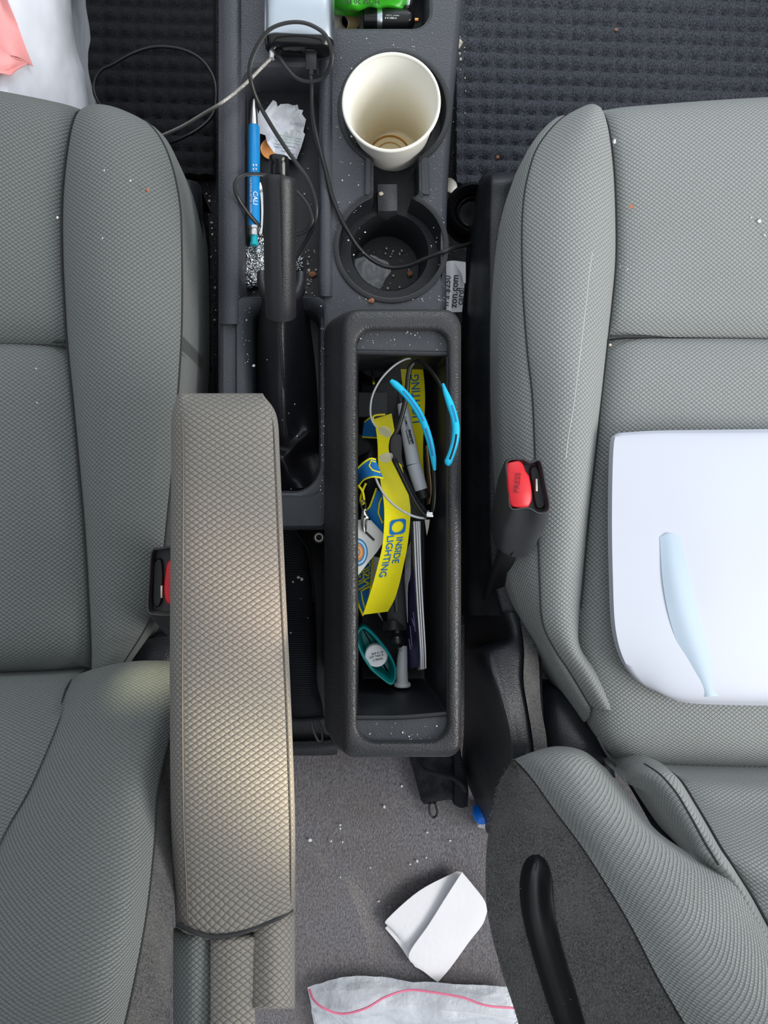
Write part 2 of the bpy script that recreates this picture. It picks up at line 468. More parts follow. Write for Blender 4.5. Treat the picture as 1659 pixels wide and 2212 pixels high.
M['cyan'] = m_plain('bright blue rubber', (.005, .50, .78), .42, var=.04)
M['frame_b'] = m_plain('black spectacle frame', (.006, .006, .007), .25)
def m_clear(name, col=(.9, .92, .94), f=.82, rough=.05, crease=0):
    t = NT(name); tr = t.n('ShaderNodeBsdfTransparent'); mx = t.n('ShaderNodeMixShader', Fac=f)
    m = t.set(col, rough, 0, .6)
    if crease: t.bump(t.noise(55, 5, rough=.6), crease)
    out = t.t.nodes['Material Output']
    t.l(t.b.outputs[0], mx.inputs[1]); t.l(tr.outputs[0], mx.inputs[2]); t.l(mx.outputs[0], out.inputs[0]); return m
M['lens'] = m_clear('clear lens', (.30, .32, .33), .955, .03)
M['lens_edge'] = m_plain('lens edge', (.42, .44, .45), .2)
M['pad'] = m_clear('silicone nose pad', (.52, .52, .47), .5, .3)
M['film'] = m_clear('thin clear film', (.80, .84, .90), .5, .16, .004)
M['film2'] = m_clear('crinkled clear film', (.80, .82, .84), .55, .12)
M['bagwhite'] = m_clear('white carrier film', (.78, .80, .86), .25, .35)
M['bag'] = m_plain('carrier bag white', (.76, .78, .84), .4, var=.05, vs=15, bumpd=.003, bs=25)
M['bagred'] = m_plain('carrier bag pink print', (.86, .34, .33), .4, var=.15, vs=20)
M['pink'] = m_plain('pink zip strip', (.78, .20, .32), .4)
M['marker'] = m_plain('grey marker barrel', (.50, .53, .57), .42, var=.03)
M['teal'] = m_plain('teal plastic', (.004, .24, .24), .36, var=.06)
M['purple'] = m_plain('dark violet print', (.035, .028, .105), .5, var=.1)
M['lilac'] = m_plain('pale violet ink', (.30, .28, .46), .6)
M['cloth_b'] = m_plain('black nylon fabric', (.009, .010, .014), .75, var=.3, bumpd=.0008, bs=900)
M['cloth_rib'] = m_plain('black ribbed webbing', (.012, .013, .019), .75, var=.2)
M['orange'] = m_plain('orange print', (.72, .22, .06), .5)
M['skyblue'] = m_plain('blue print', (.02, .20, .46), .5)
M['palepr'] = m_plain('pale blue print', (.45, .66, .82), .5)
M['tan'] = m_plain('tan print', (.72, .48, .22), .5)
M['card'] = m_plain('white badge card', (.72, .72, .68), .35, var=.04)
M['kraft'] = m_plain('brown cardboard', (.30, .20, .11), .8)
M['bluebright'] = m_plain('vivid blue plastic', (.0, .19, .85), .3, var=.02)
M['crumb'] = m_plain('pale crumb', (.62, .55, .44), .8, var=.3, vs=300)
M['crumb_w'] = m_plain('white grit', (.80, .80, .78), .7)
M['crumb_r'] = m_plain('reddish crumb', (.40, .17, .09), .8, var=.3, vs=300)
M['tissue'] = m_plain('white tissue', (.84, .84, .87), .85, var=.02, vs=20, bumpd=.0006, bs=140)
M['glovegrey'] = m_plain('dark grey rubber', (.035, .037, .042), .5)
M['plug'] = m_clear('frosted plastic', (.70, .72, .75), .25, .3)
# ------------------------------------------------------------ the setting: floor
def floor_grid(x0, x1, y0, y1, nx, ny, fz):
    R = []
    for i in range(ny+1):
        y = y1+(y0-y1)*i/ny
        R.append([Vector((x0+(x1-x0)*j/nx, y, fz(x0+(x1-x0)*j/nx, y))) for j in range(nx+1)])
    return R
def zfront(x, y): return 0.0
def zrear(x, y):
    hump = .125*ss((.33-abs(x-.02))/.12)*ss((-.06-y)/.08)
    return .004+hump+.0025*noise.noise(Vector((x*14, y*14, 0)))
tag(mk('floor', grid(floor_grid(-.9, .9, -.12, 1.0, 8, 8, zfront)), M['carpet_b']), None, None, kind='structure')
tag(mk('floor', grid(floor_grid(-.9, .9, -1.0, -.02, 70, 60, zrear)), M['carpet']), None, None, kind='structure')

def door(x, s): return box((x, 0, .31), (.04, 1.9, .62), .01)
tag(mk('wall_left', door(-.86, -1), M['trim']), None, None, kind='structure')
tag(mk('wall_right', door(.90, 1), M['trim']), None, None, kind='structure')

# unseen piece of roof, added to shade the rear left corner
tag(mk('roof_shade_panel', box((-.45, -.78, 1.18), (.94, 1.08, .03), .01), M['sheet']), None, None, kind='structure')

def waffle(px0, py0, px1, py1, z, pitch, amp, edge):
    a, b = P(px0, py0, z), P(px1, py1, z); nx = int(abs(b.x-a.x)/pitch*6); ny = int(abs(b.y-a.y)/pitch*6); R = []
    for i in range(ny+1):
        r = []
        for j in range(nx+1):
            x = a.x+(b.x-a.x)*j/nx; y = a.y+(b.y-a.y)*i/ny
            k = abs(math.sin(PI*x/pitch)*math.sin(PI*y/pitch))
            w = .0012*noise.noise(Vector((x*20, y*20, 3)))
            r.append(Vector((x, y, z+amp*k**.7+w)))
        R.append(r)
    return R
o = mk('floor_mat', grid(skirt(waffle(985, -160, 1800, 420, .018, .0205, .0075, 0), .017)), M['mat_r'], sharp=80)
tag(o, 'dark blue-grey carpet floor mat with raised waffle bumps ahead of the passenger seat', 'floor mat')
o = mk('floor_mat', grid(skirt(waffle(-200, -160, 462, 380, .018, .0205, .0065, 0), .017)), M['mat_l'], sharp=80)
tag(o, 'black waffle-bump floor mat in the driver footwell under the looped cable', 'floor mat')

# ------------------------------------------------------------ seats
M['crease'] = m_plain('pale scuff', (.48, .49, .48), .9)
def cr_px(pts, n=6): return [(p.x, p.y) for p in cr([Vector((x, y, 0)) for x, y in pts], n)]
def seam(name, pts, r, par, m, closed=False, z=0): return mk(name, ctube([(p[0], p[1], p[2]+z) for p in pts], r, 6, 6, closed=closed), m, par, sharp=80)

# driver's seat (left of the picture)
ds = thing('driver_seat', 'driver seat in grey-green diamond-weave cloth with a fold-down armrest, left of the console', 'car seat', P(60, 900, 0))
Lin = [(170, 214, .332), (150, 270, .346), (136, 360, .348), (130, 450, .346), (131, 560, .345), (136, 660, .344), (141, 738, .342), (152, 850, .345), (166, 1000, .346), (178, 1140, .345), (187, 1290, .342), (192, 1400, .336), (192, 1475, .322)]
Lse = [(300, 244, .322), (345, 296, .338), (372, 358, .346), (389, 440, .350), (393, 520, .352), (394, 640, .353), (392, 740, .354), (385, 850, .354), (374, 1000, .352), (362, 1120, .350), (350, 1230, .344), (328, 1330, .335), (262, 1440, .318)]
Lou = [(306, 250, .300), (356, 296, .312), (388, 360, .318), (404, 440, .320), (409, 520, .320), (411, 640, .320), (410, 740, .320), (404, 850, .320), (392, 1000, .318), (380, 1120, .316), (362, 1230, .308), (338, 1340, .300), (268, 1450, .295)]
LL = [(-260, y) for y in (200, 200, 260, 360, 450, 560, 660, 738)]
cA = [(-240, 138, .318), (-240, 230, .342), (-240, 330, .350), (-240, 450, .348), (-240, 600, .342), (-240, 738, .334)]
cB = [(168, 205, .332)]+[p for p in Lin[1:7]]
R = strip(cA, cB, 44, 26, .006); R = dip(R, r=.007, t=.022, b=.010, w=.010)
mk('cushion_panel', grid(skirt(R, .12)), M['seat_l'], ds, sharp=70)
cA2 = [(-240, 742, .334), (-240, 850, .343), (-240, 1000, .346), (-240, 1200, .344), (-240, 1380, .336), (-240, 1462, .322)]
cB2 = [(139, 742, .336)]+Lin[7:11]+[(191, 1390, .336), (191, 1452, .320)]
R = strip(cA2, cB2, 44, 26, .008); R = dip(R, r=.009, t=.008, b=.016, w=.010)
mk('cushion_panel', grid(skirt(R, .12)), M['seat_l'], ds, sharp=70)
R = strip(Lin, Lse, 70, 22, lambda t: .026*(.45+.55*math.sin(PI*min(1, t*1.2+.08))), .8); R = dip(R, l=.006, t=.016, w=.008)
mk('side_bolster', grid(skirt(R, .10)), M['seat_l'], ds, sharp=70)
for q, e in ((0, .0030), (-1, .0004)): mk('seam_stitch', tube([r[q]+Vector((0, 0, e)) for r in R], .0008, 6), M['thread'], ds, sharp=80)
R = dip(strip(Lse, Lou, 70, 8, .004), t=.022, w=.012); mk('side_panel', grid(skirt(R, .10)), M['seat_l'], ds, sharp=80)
seam('seam_stitch', [(-240, 740, .326), (60, 739, .328), (141, 738, .334)], .0012, ds, M['thread'], z=.001)
# plastic valance beside the cushion
vA = [(392, 385, .262), (405, 400, .262), (420, 500, .258), (424, 700, .258), (424, 850, .256), (420, 1000, .256), (410, 1150, .254), (398, 1320, .254), (388, 1480, .252)]
vB = [(425, 392, .255), (434, 410, .252), (438, 500, .248), (440, 700, .246), (440, 850, .244), (438, 1000, .244), (432, 1150, .242), (430, 1320, .242), (426, 1480, .24)]
vI = [(p[0]-60, p[1], .262) for p in vA]
R = patch([[a, b, (c[0]-2, c[1], c[2]-.004), (c[0], c[1], c[2]-.02), (c[0]-10, c[1], .10)] for a, b, c in zip(vI, vA, vB)], 4, 5)
mk('side_valance', grid(skirt(R, .08)), M['trim'], ds, sharp=60)
# backrest
def zl(y): return .352+.27*(y-1460)/750
bS = [(152, 1466, .345), (122, 1558, zl(1558)+.006), (60, 1702, zl(1702)+.008), (2, 1805, zl(1805)+.008), (-70, 1960, zl(1960)+.008), (-140, 2120, zl(2120)+.008), (-200, 2300, zl(2300)+.008)]
bL = [(-420, 1482, .346), (-420, 1560, zl(1560)), (-420, 1700, zl(1700)), (-420, 1810, zl(1810)), (-430, 1960, zl(1960)), (-440, 2120, zl(2120)), (-450, 2300, zl(2300))]
R = strip(bL, bS, 40, 20, .004); R = dip(R, r=.005, t=.014, w=.010); mk('backrest_panel', grid(skirt(R, .09)), M['seat_l'], ds, sharp=70)
bB = [(420, 1440, .372), (396, 1500, .395), (372, 1570, .420), (350, 1640, .440), (340, 1710, .458), (332, 1830, .492), (320, 1930, .520), (302, 2050, .556), (266, 2210, .608), (238, 2330, .65)]
bT = [(152, 1462, .346), (128, 1545, zl(1545)+.004), (60, 1702, zl(1702)+.008), (2, 1805, zl(1805)+.008), (-70, 1960, zl(1960)+.008), (-140, 2120, zl(2120)+.008), (-200, 2300, zl(2300)+.008)]
R = patch([[(152, 1466, .338), (190, 1452, .352), (260, 1436, .366), (330, 1432, .368), (425, 1436, .360)],
           [(138, 1500, .362), (190, 1500, .382), (270, 1490, .400), (345, 1492, .408), (405, 1496, .400)],
           [(118, 1570, .393), (180, 1575, .416), (255, 1575, .436), (325, 1575, .440), (372, 1575, .424)],
           [(62, 1700, .440), (140, 1700, .466), (220, 1700, .482), (295, 1702, .482), (341, 1704, .460)],
           [(2, 1805, .478), (95, 1808, .505), (185, 1810, .520), (280, 1815, .518), (334, 1818, .492)],
           [(-70, 1960, .534), (40, 1960, .560), (150, 1965, .574), (262, 1968, .570), (317, 1970, .538)],
           [(-140, 2120, .590), (-10, 2120, .616), (110, 2125, .628), (225, 2130, .622), (288, 2130, .588)],
           [(-200, 2300, .655), (-60, 2300, .68), (70, 2300, .69), (190, 2300, .682), (248, 2300, .645)]], 6, 7)
R = dip(R, l=.004, t=.010, w=.008); mk('backrest_bolster', grid(R), M['seat_l'], ds, sharp=70)
mk('seam_stitch', tube([r[-1]+Vector((0, 0, .0005)) for r in R], .0009, 6), M['thread'], ds, sharp=80); mk('seam_stitch', tube([r[0]+Vector((0, 0, .003)) for r in R], .0009, 6), M['thread'], ds, sharp=80)
wA = [(405, 1496, .400), (372, 1575, .422), (352, 1640, .440), (341, 1704, .458), (334, 1818, .490), (317, 1970, .536), (288, 2130, .586), (248, 2300, .643)]
wB = [(430, 1500, .37), (405, 1575, .392), (384, 1640, .412), (378, 1704, .430), (378, 1818, .462), (376, 1970, .506), (368, 2130, .552), (352, 2300, .605)]
R = strip(wA, wB, 50, 10, .004); felt_l = mk('felt_side', grid(tucked(R, -.05, .14)), M['wool'], ds, sharp=80)
M['lint'] = m_plain('grey lint fibres', (.20, .195, .19), .9)
mk('recliner_cover', grid(skirt(patch([[(285, 1395, .285), (320, 1380, .292), (370, 1375, .288), (410, 1390, .27)], [(278, 1440, .29), (320, 1430, .30), (370, 1430, .296), (415, 1440, .275)], [(280, 1520, .29), (320, 1520, .30), (370, 1520, .296), (420, 1520, .275)]], 5, 5), .08)), M['trim'], ds, sharp=60)

# armrest (part of the driver's seat, folded down)
arm = mk('armrest', None or (lambda: None)() or ([Vector((0, 0, 0)), Vector((.001, 0, 0)), Vector((0, .001, 0))], [(0, 1, 2)]), M['arm'], ds) if False else None
AL = [(868, 381), (900, 371), (1000, 370), (1250, 368), (1500, 367), (1750, 369), (1900, 375), (2012, 379)]
AR = [(868, 575), (900, 598), (1000, 605), (1250, 616), (1500, 628), (1750, 637), (1900, 638), (2012, 638)]
def arm_row(y, L, Rr, z, f=1.0):
    w = Rr-L
    return [(L+10, y, z-.060), (L+2, y, z-.040), (L, y, z-.024), (L+7, y, z-.011), (L+26, y, z-.003), (L+w*.3, y, z+.001), (L+w*.55, y, z+.002), (L+w*.8, y, z), (Rr-12, y, z-.004), (Rr-2, y, z-.012), (Rr, y, z-.026), (Rr-1, y, z-.060)]
def za(y): return .478+.030*(y-850)/1300
rows = []
for (y, z_, ins) in ((858, -.050, 12), (851, -.034, 8), (850, -.020, 5), (856, -.010, 2)):
    r = arm_row(y, 381+ins, 573-ins, za(y)+.002)
    rows.append([(p[0], p[1], min(p[2], za(y)+z_)) for p in r])
for (y, L), (_, Rr) in zip(AL[1:-1], AR[1:-1]): rows.append(arm_row(y, L, Rr, za(y)))
# the cross seam hangs lowest left of the middle
for t, dz in ((0, 0), (1, -.004)):
    r = arm_row(1980+4*t, 379, 638, za(2000)+dz); sag = (18, 18, 19, 22, 34, 46, 36, 12, -8, -14, -14, -14)
    rows.append([(p[0], p[1]+sg*(.72+.28*t)+(0 if t else -8), p[2]) for p, sg in zip(r, sag)])
R = patch(rows, 4, 8); V_, F_, U_ = grid(R)
arm = mk('armrest', (V_, F_, U_), M['arm'], ds, sharp=70)
# rear wrap of the armrest: three sewn panels below the cross seam
def arm_rear(x0, x1, ya, zoff, first, last, ybot):
    rows = []
    for k, t in enumerate((0, .06, .2, .45, .7, .9, 1)):
        y = ya+(ybot-ya)*t; z = za(2012)+zoff+.018*t-(.010 if t == 0 else 0)
        l = [(x0+6, y, z-.06), (x0, y, z-.024), (x0+8, y, z-.008)] if first else [(x0+1, y, z-.03), (x0, y, z-.006), (x0+4, y, z-.001)]
        rgt = [(x1-10, y, z-.006), (x1, y, z-.02), (x1-2, y, z-.06)] if last else [(x1-4, y, z-.001), (x1, y, z-.006), (x1-1, y, z-.03)]
        rows.append(l+[((x0+x1)/2, y, z+.002)]+rgt)
    if ybot < 2200:
        r = rows[-1]; rows.append([(p[0], p[1]+4, p[2]-.012) for p in r]); rows.append([(p[0], p[1]+2, p[2]-.05) for p in r])
    return grid(patch(rows, 4, 4))
mk('armrest_rear_panel', arm_rear(374, 456, 2004, -.008, True, False, 2290), M['seat_l'], arm, sharp=70)
mk('armrest_rear_panel', arm_rear(455, 550, 2012, -.003, False, False, 2240), M['arm'], arm, sharp=70)
mk('armrest_rear_panel', arm_rear(548, 637, 1962, -.007, False, True, 2176), M['arm'], arm, sharp=70)
seam('armrest_seam', [(383, 1996, za(2000)-.006), (420, 2014, za(2010)), (455, 2023, za(2020)+.001), (510, 2018, za(2020)+.001), (560, 2000, za(2000)), (600, 1984, za(1985)-.001), (632, 1965, za(1970)-.006)], .0016, arm, M['thread'])
seam('armrest_seam', [(385, 866, za(870)-.014), (393, 905, za(900)-.0035), (396, 1000, za(1000)-.0025), (395, 1250, za(1250)-.0025), (394, 1500, za(1500)-.0025), (396, 1750, za(1750)-.0025), (402, 1900, za(1900)-.0025), (405, 1990, za(1990)-.003)], .0005, arm, M['thread_arm'])
seam('armrest_seam', [(562, 862, za(870)-.012), (588, 905, za(900)-.004), (596, 1000, za(1000)-.0035), (607, 1250, za(1250)-.0035), (619, 1500, za(1500)-.0035), (628, 1750, za(1750)-.0035), (629, 1950, za(1950)-.004)], .0005, arm, M['thread_arm'])

# passenger seat (right of the picture)
ps = thing('passenger_seat', 'passenger seat in grey diamond-weave cloth with a white sheet lying on it', 'car seat', P(1450, 900, 0))
Rou = [(1236, 238, .302), (1190, 262, .310), (1150, 308, .316), (1128, 352, .318), (1103, 430, .320), (1088, 520, .320), (1079, 650, .320), (1077, 780, .320), (1078, 880, .320), (1083, 1000, .318), (1090, 1150, .314), (1098, 1250, .308), (1122, 1322, .302), (1160, 1392, .296), (1205, 1470, .292), (1262, 1560, .285)]
Rse = [(1242, 236, .322), (1200, 268, .336), (1160, 320, .344), (1140, 380, .350), (1130, 440, .352), (1127, 520, .354), (1130, 640, .355), (1139, 760, .355), (1150, 860, .354), (1156, 1000, .353), (1162, 1150, .350), (1166, 1260, .344), (1172, 1345, .336), (1200, 1405, .326), (1230, 1450, .320), (1275, 1525, .310)]
Rin = [(1300, 219, .332), (1318, 268, .346), (1330, 350, .350), (1335, 450, .349), (1335, 560, .347), (1326, 660, .345), (1318, 728, .343), (1308, 820, .345), (1299, 900, .346), (1288, 1000, .346), (1275, 1120, .345), (1264, 1250, .343), (1256, 1340, .340), (1258, 1400, .336), (1290, 1450, .330), (1330, 1530, .322)]
R = strip(Rse, Rin, 76, 22, lambda t: .026*(.45+.55*math.sin(PI*min(1, t*1.2+.08))), .8); R = dip(R, r=.007, t=.016, w=.008)
TB = bvh(R); mk('side_bolster', grid(skirt(R, .10)), M['seat_r'], ps, sharp=70)
mk('seam_stitch', tube([r[0]+Vector((0, 0, .0004)) for r in R], .0008, 6), M['thread'], ps, sharp=80); mk('seam_stitch', tube([r[-1]+Vector((0, 0, .0035)) for r in R[:62]], .0008, 6), M['thread'], ps, sharp=80)
mk('pale_crease', tube([drop(TB, x, y, .0001) for x, y in cr_px([(1280, 545), (1273, 590), (1268, 640), (1262, 690), (1254, 760), (1245, 830), (1238, 885), (1228, 940), (1222, 990)])], .0004, 5, .5), M['crease'], ps, label='thin pale scuff line along the bolster')
R = dip(strip(Rou, Rse, 76, 10, .006), t=.022, w=.012); mk('side_panel', grid(skirt(R, .10)), M['seat_r'], ps, sharp=80)
cR = [(1960, 180, .318), (1960, 250, .344), (1960, 340, .352), (1960, 450, .350), (1960, 600, .344), (1960, 735, .335)]
R = strip([(1301, 209, .332)]+Rin[1:6]+[(1319, 722, .337)], cR, 44, 30, .006); R = dip(R, l=.007, t=.022, b=.010, w=.010)
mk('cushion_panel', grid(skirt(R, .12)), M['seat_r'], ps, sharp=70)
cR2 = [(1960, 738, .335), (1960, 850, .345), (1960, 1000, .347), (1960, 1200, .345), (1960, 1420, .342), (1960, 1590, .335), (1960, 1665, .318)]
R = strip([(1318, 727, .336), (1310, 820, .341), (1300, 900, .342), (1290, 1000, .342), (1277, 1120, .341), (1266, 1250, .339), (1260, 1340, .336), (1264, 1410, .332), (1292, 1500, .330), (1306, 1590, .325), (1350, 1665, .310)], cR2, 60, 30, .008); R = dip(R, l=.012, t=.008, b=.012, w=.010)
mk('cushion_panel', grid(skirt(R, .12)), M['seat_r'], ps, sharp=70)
seam('seam_stitch', [(1319, 726, .334), (1450, 728, .328), (1659, 731, .327), (1900, 737, .326)], .0012, ps, M['thread'], z=.001)
seam('seam_stitch', [(1290, 1592, .322), (1308, 1625, .322), (1330, 1655, .318)], .0012, ps, M['thread'], z=.004)
# moulded plastic valance along the console side
rows = []
for (y, e, f, g) in ((372, 1062, 1075, 1110), (385, 1046, 1063, 1105), (430, 1030, 1060, 1098), (520, 1018, 1057, 1095), (640, 1008, 1056, 1090), (800, 1003, 1055, 1088), (950, 1002, 1055, 1090), (1100, 1002, 1056, 1095), (1230, 1002, 1062, 1110), (1330, 1003, 1085, 1135)):
    d = (.03 if y < 380 else 0)
    rows.append([(e-8, y, .10), (e, y, .22-d), ((e+f)/2, y, .255-d), (f-4, y, .276-d), (f+6, y, .282-d), (g, y, .282-d), (g+50, y, .27-d)])
mk('side_valance', grid(patch(rows, 4, 6)), M['trim'], ps, sharp=60)
rows = [[(1003, 1325, .13), (1040, 1325, .20), (1085, 1322, .282), (1130, 1325, .284), (1160, 1325, .27)],
        [(1003, 1385, .13), (1045, 1385, .20), (1098, 1372, .284), (1135, 1368, .287), (1165, 1380, .27)],
        [(1003, 1420, .15), (1038, 1412, .285), (1085, 1405, .300), (1140, 1420, .296), (1170, 1440, .27)],
        [(1003, 1500, .15), (1062, 1500, .300), (1100, 1500, .312), (1150, 1500, .300), (1172, 1500, .28)],
        [(1002, 1580, .15), (1082, 1580, .300), (1115, 1580, .314), (1156, 1580, .302), (1176, 1580, .28)],
        [(1000, 1660, .14), (1088, 1660, .295), (1120, 1660, .308), (1160, 1650, .300), (1184, 1640, .28)],
        [(1030, 1740, .14), (1080, 1740, .26), (1110, 1740, .27), (1150, 1740, .27), (1184, 1740, .26)],
        [(1052, 1800, .14), (1090, 1810, .22), (1110, 1810, .23), (1150, 1810, .23), (1184, 1810, .22)]]
mk('side_valance', grid(patch(rows, 6, 6)), M['trim'], ps, sharp=50)
mk('felt_strip', grid(patch([[(1122, 1330, .2880), (1150, 1350, .284)], [(1132, 1400, .301), (1163, 1420, .292)], [(1131, 1470, .309), (1166, 1480, .300)], [(1140, 1530, .311), (1170, 1535, .300)], [(1150, 1590, .312), (1180, 1590, .300)], [(1156, 1650, .311), (1184, 1650, .300)]], 4, 5)), M['wool'], ps)
mk('recliner_cover', grid(skirt(patch([[(1172, 1492, .262), (1200, 1490, .268), (1225, 1500, .268), (1250, 1530, .262)], [(1172, 1540, .27), (1205, 1535, .285), (1245, 1550, .285), (1285, 1585, .27)], [(1176, 1600, .27), (1210, 1600, .292), (1260, 1600, .292), (1315, 1620, .275)], [(1190, 1680, .27), (1230, 1680, .29), (1280, 1680, .29), (1330, 1680, .275)]], 5, 5), .05)), M['trim'], ps, sharp=60)
# backrest
def zr(y): return .345+.215*(y-1640)/570
R = patch([[(1100, 1650, .300), (1140, 1628, .312), (1200, 1612, .322), (1260, 1622, .322), (1310, 1660, .315)],
           [(1112, 1642, .345), (1150, 1632, .362), (1205, 1625, .372), (1265, 1638, .368), (1325, 1680, .350)],
           [(1150, 1682, .372), (1195, 1680, .392), (1250, 1685, .402), (1310, 1700, .396), (1365, 1730, .372)],
           [(1200, 1752, .398), (1250, 1755, .420), (1310, 1765, .430), (1370, 1775, .424), (1420, 1795, .398)],
           [(1262, 1835, .428), (1320, 1845, .450), (1390, 1850, .458), (1455, 1850, .448), (1495, 1848, .426)],
           [(1330, 1942, .468), (1400, 1950, .490), (1475, 1950, .494), (1540, 1930, .476), (1580, 1905, .454)],
           [(1372, 2015, .496), (1450, 2025, .518), (1530, 2030, .520), (1600, 2010, .502), (1632, 1985, .480)],
           [(1422, 2112, .532), (1510, 2125, .554), (1600, 2130, .556), (1670, 2115, .538), (1700, 2095, .515)],
           [(1490, 2230, .572), (1580, 2240, .594), (1680, 2240, .594), (1750, 2230, .576), (1780, 2220, .555)],
           [(1540, 2330, .610), (1640, 2340, .632), (1740, 2340, .632), (1810, 2330, .614), (1840, 2320, .59)]], 6, 7)
mk('backrest_bolster', grid(R), M['seat_r'], ps, sharp=70)
R = patch([[(1345, 1668, .320), (1365, 1652, .330), (1395, 1645, .338), (1425, 1650, .335), (1445, 1660, .325)],
           [(1352, 1690, .352), (1385, 1668, .372), (1420, 1665, .380), (1455, 1675, .376), (1472, 1690, .362)],
           [(1392, 1712, .366), (1430, 1705, .394), (1465, 1712, .402), (1485, 1725, .398), (1502, 1738, .382)],
           [(1425, 1760, .380), (1465, 1762, .410), (1495, 1770, .420), (1515, 1778, .418), (1530, 1785, .405)],
           [(1462, 1815, .398), (1500, 1820, .430), (1528, 1828, .440), (1546, 1832, .440), (1558, 1834, .428)],
           [(1482, 1842, .412), (1520, 1850, .442), (1550, 1862, .450), (1570, 1868, .450), (1584, 1872, .440)],
           [(1500, 1858, .415), (1560, 1900, .446), (1590, 1920, .456), (1610, 1930, .458), (1625, 1938, .448)],
           [(1560, 1900, .43), (1610, 1985, .470), (1635, 2000, .482), (1652, 2010, .484), (1668, 2016, .474)],
           [(1640, 2080, .49), (1690, 2110, .520), (1705, 2120, .528), (1720, 2130, .530), (1735, 2136, .52)]], 6, 7)
TRL = bvh(R); mk('centre_roll', grid(skirt(R, .05)), M['seat_r'], ps, sharp=70)
bA = [(1440, 1660, .325), (1474, 1690, .364), (1504, 1738, .384), (1532, 1785, .407), (1560, 1834, .430), (1586, 1872, .442), (1627, 1938, .450), (1670, 2016, .476), (1736, 2136, .52), (1800, 2260, .565)]
bR = [(2000, 1662, .325), (2000, 1700, .362), (2000, 1745, .382), (2000, 1790, .400), (2000, 1840, .420), (2000, 1880, .436), (2010, 1945, .460), (2010, 2020, .488), (2020, 2140, .53), (2030, 2260, .575)]
R = strip(bA, bR, 46, 24, .010); R = dip(R, l=.006, t=.012, w=.010); mk('backrest_panel', grid(skirt(R, .09)), M['seat_r'], ps, sharp=70)
seam('seam_stitch', bA, .0011, ps, M['thread'], z=.0002)
mk('gap_panel', grid(patch([[(1320, 1640, .28), (1400, 1640, .29), (1470, 1640, .28)], [(1360, 1700, .30), (1420, 1700, .31), (1490, 1700, .30)], [(1400, 1770, .345), (1450, 1770, .355), (1520, 1770, .345)], [(1440, 1840, .385), (1500, 1840, .395), (1550, 1850, .385)]], 4, 4)), M['trim'], ps, sharp=60)
mk('seam_stitch', tube([drop(TRL, x, y, .0003, .42) for x, y in cr_px([(1392, 1650), (1428, 1675), (1462, 1715), (1492, 1765), (1525, 1825), (1552, 1868)])], .0009, 6), M['thread'], ps)
gA = [(1112, 1642, .345), (1150, 1682, .370), (1200, 1752, .396), (1262, 1835, .426), (1330, 1942, .466), (1372, 2015, .494), (1422, 2112, .530), (1490, 2230, .570), (1540, 2330, .608)]
gB = [(1106, 1646, .330), (1078, 1692, .340), (1060, 1765, .352), (1050, 1850, .375), (1050, 1945, .405), (1062, 2018, .425), (1086, 2105, .450), (1120, 2212, .482), (1140, 2330, .52)]
R = strip(gA, gB, 70, 40, .012); TF = bvh(R); felt_r = mk('felt_side', grid(tucked(R, .09, .13)), M['wool'], ps, sharp=80)
seam('seam_stitch', gA, .0011, ps, M['thread'], z=.0004)
def fuzz(R, n, par, m, ln=.0035):
    V, F = [], []
    nr, nc = len(R), len(R[0])
    for _ in range(n):
        i = random.randrange(nr-1); j = random.choice((0, random.randrange(nc-1), random.randrange(nc-1), nc-2)); p = R[i][j].lerp(R[i+1][j+1], random.random())
        d = Vector((random.uniform(-1, 1), random.uniform(-1, 1), random.uniform(.1, .8)))*ln*random.uniform(.5, 1.4); s = d.cross(Vector((random.random(), random.random(), 1))).normalized()*.00012
        k = len(V); V += [p-s, p+s, p+d*.5+Vector((0, 0, .0004)), p+d]; F += [(k, k+1, k+2), (k+1, k+3, k+2)]
    return mk('felt_fuzz', (V, F), m, par, sharp=180, kind='stuff')
M['lint'] = m_plain('grey lint fibres', (.20, .195, .19), .9)
fuzz(R, 2600, felt_r, M['lint'])
rows = []
for (y, a, b) in ((1846, 1150, 1164), (1856, 1138, 1178), (1880, 1128, 1188), (1915, 1124, 1193), (1960, 1127, 1196), (2010, 1137, 1205), (2060, 1151, 1218), (2120, 1169, 1237), (2190, 1192, 1257), (2240, 1210, 1272)):
    e = .010 if y > 1850 else .002; row = []
    for t, h in ((-.03, -.003), (0, e*.7), (.15, e), (.34, e*.75), (.55, e*.35), (.78, e*.30+.010*math.exp(-((y-1935)/24)**2)), (.96, e*.5), (1.02, -.003)):
        q = drop(TF, a+(b-a)*t, y, 0, .45); row.append((q, h))
    rows.append([q+Vector((0, 0, h)) for q, h in row])
Q = [cr(r, 4) for r in rows]; Q = [[c[i] for c in [cr([r[j] for r in Q], 6) for j in range(len(Q[0]))]] for i in range((len(rows)-1)*6+1)]
mk('pull_handle', grid(skirt(Q, .010)), M['black'], ps, sharp=60, label='black moulded handle in the felt side')

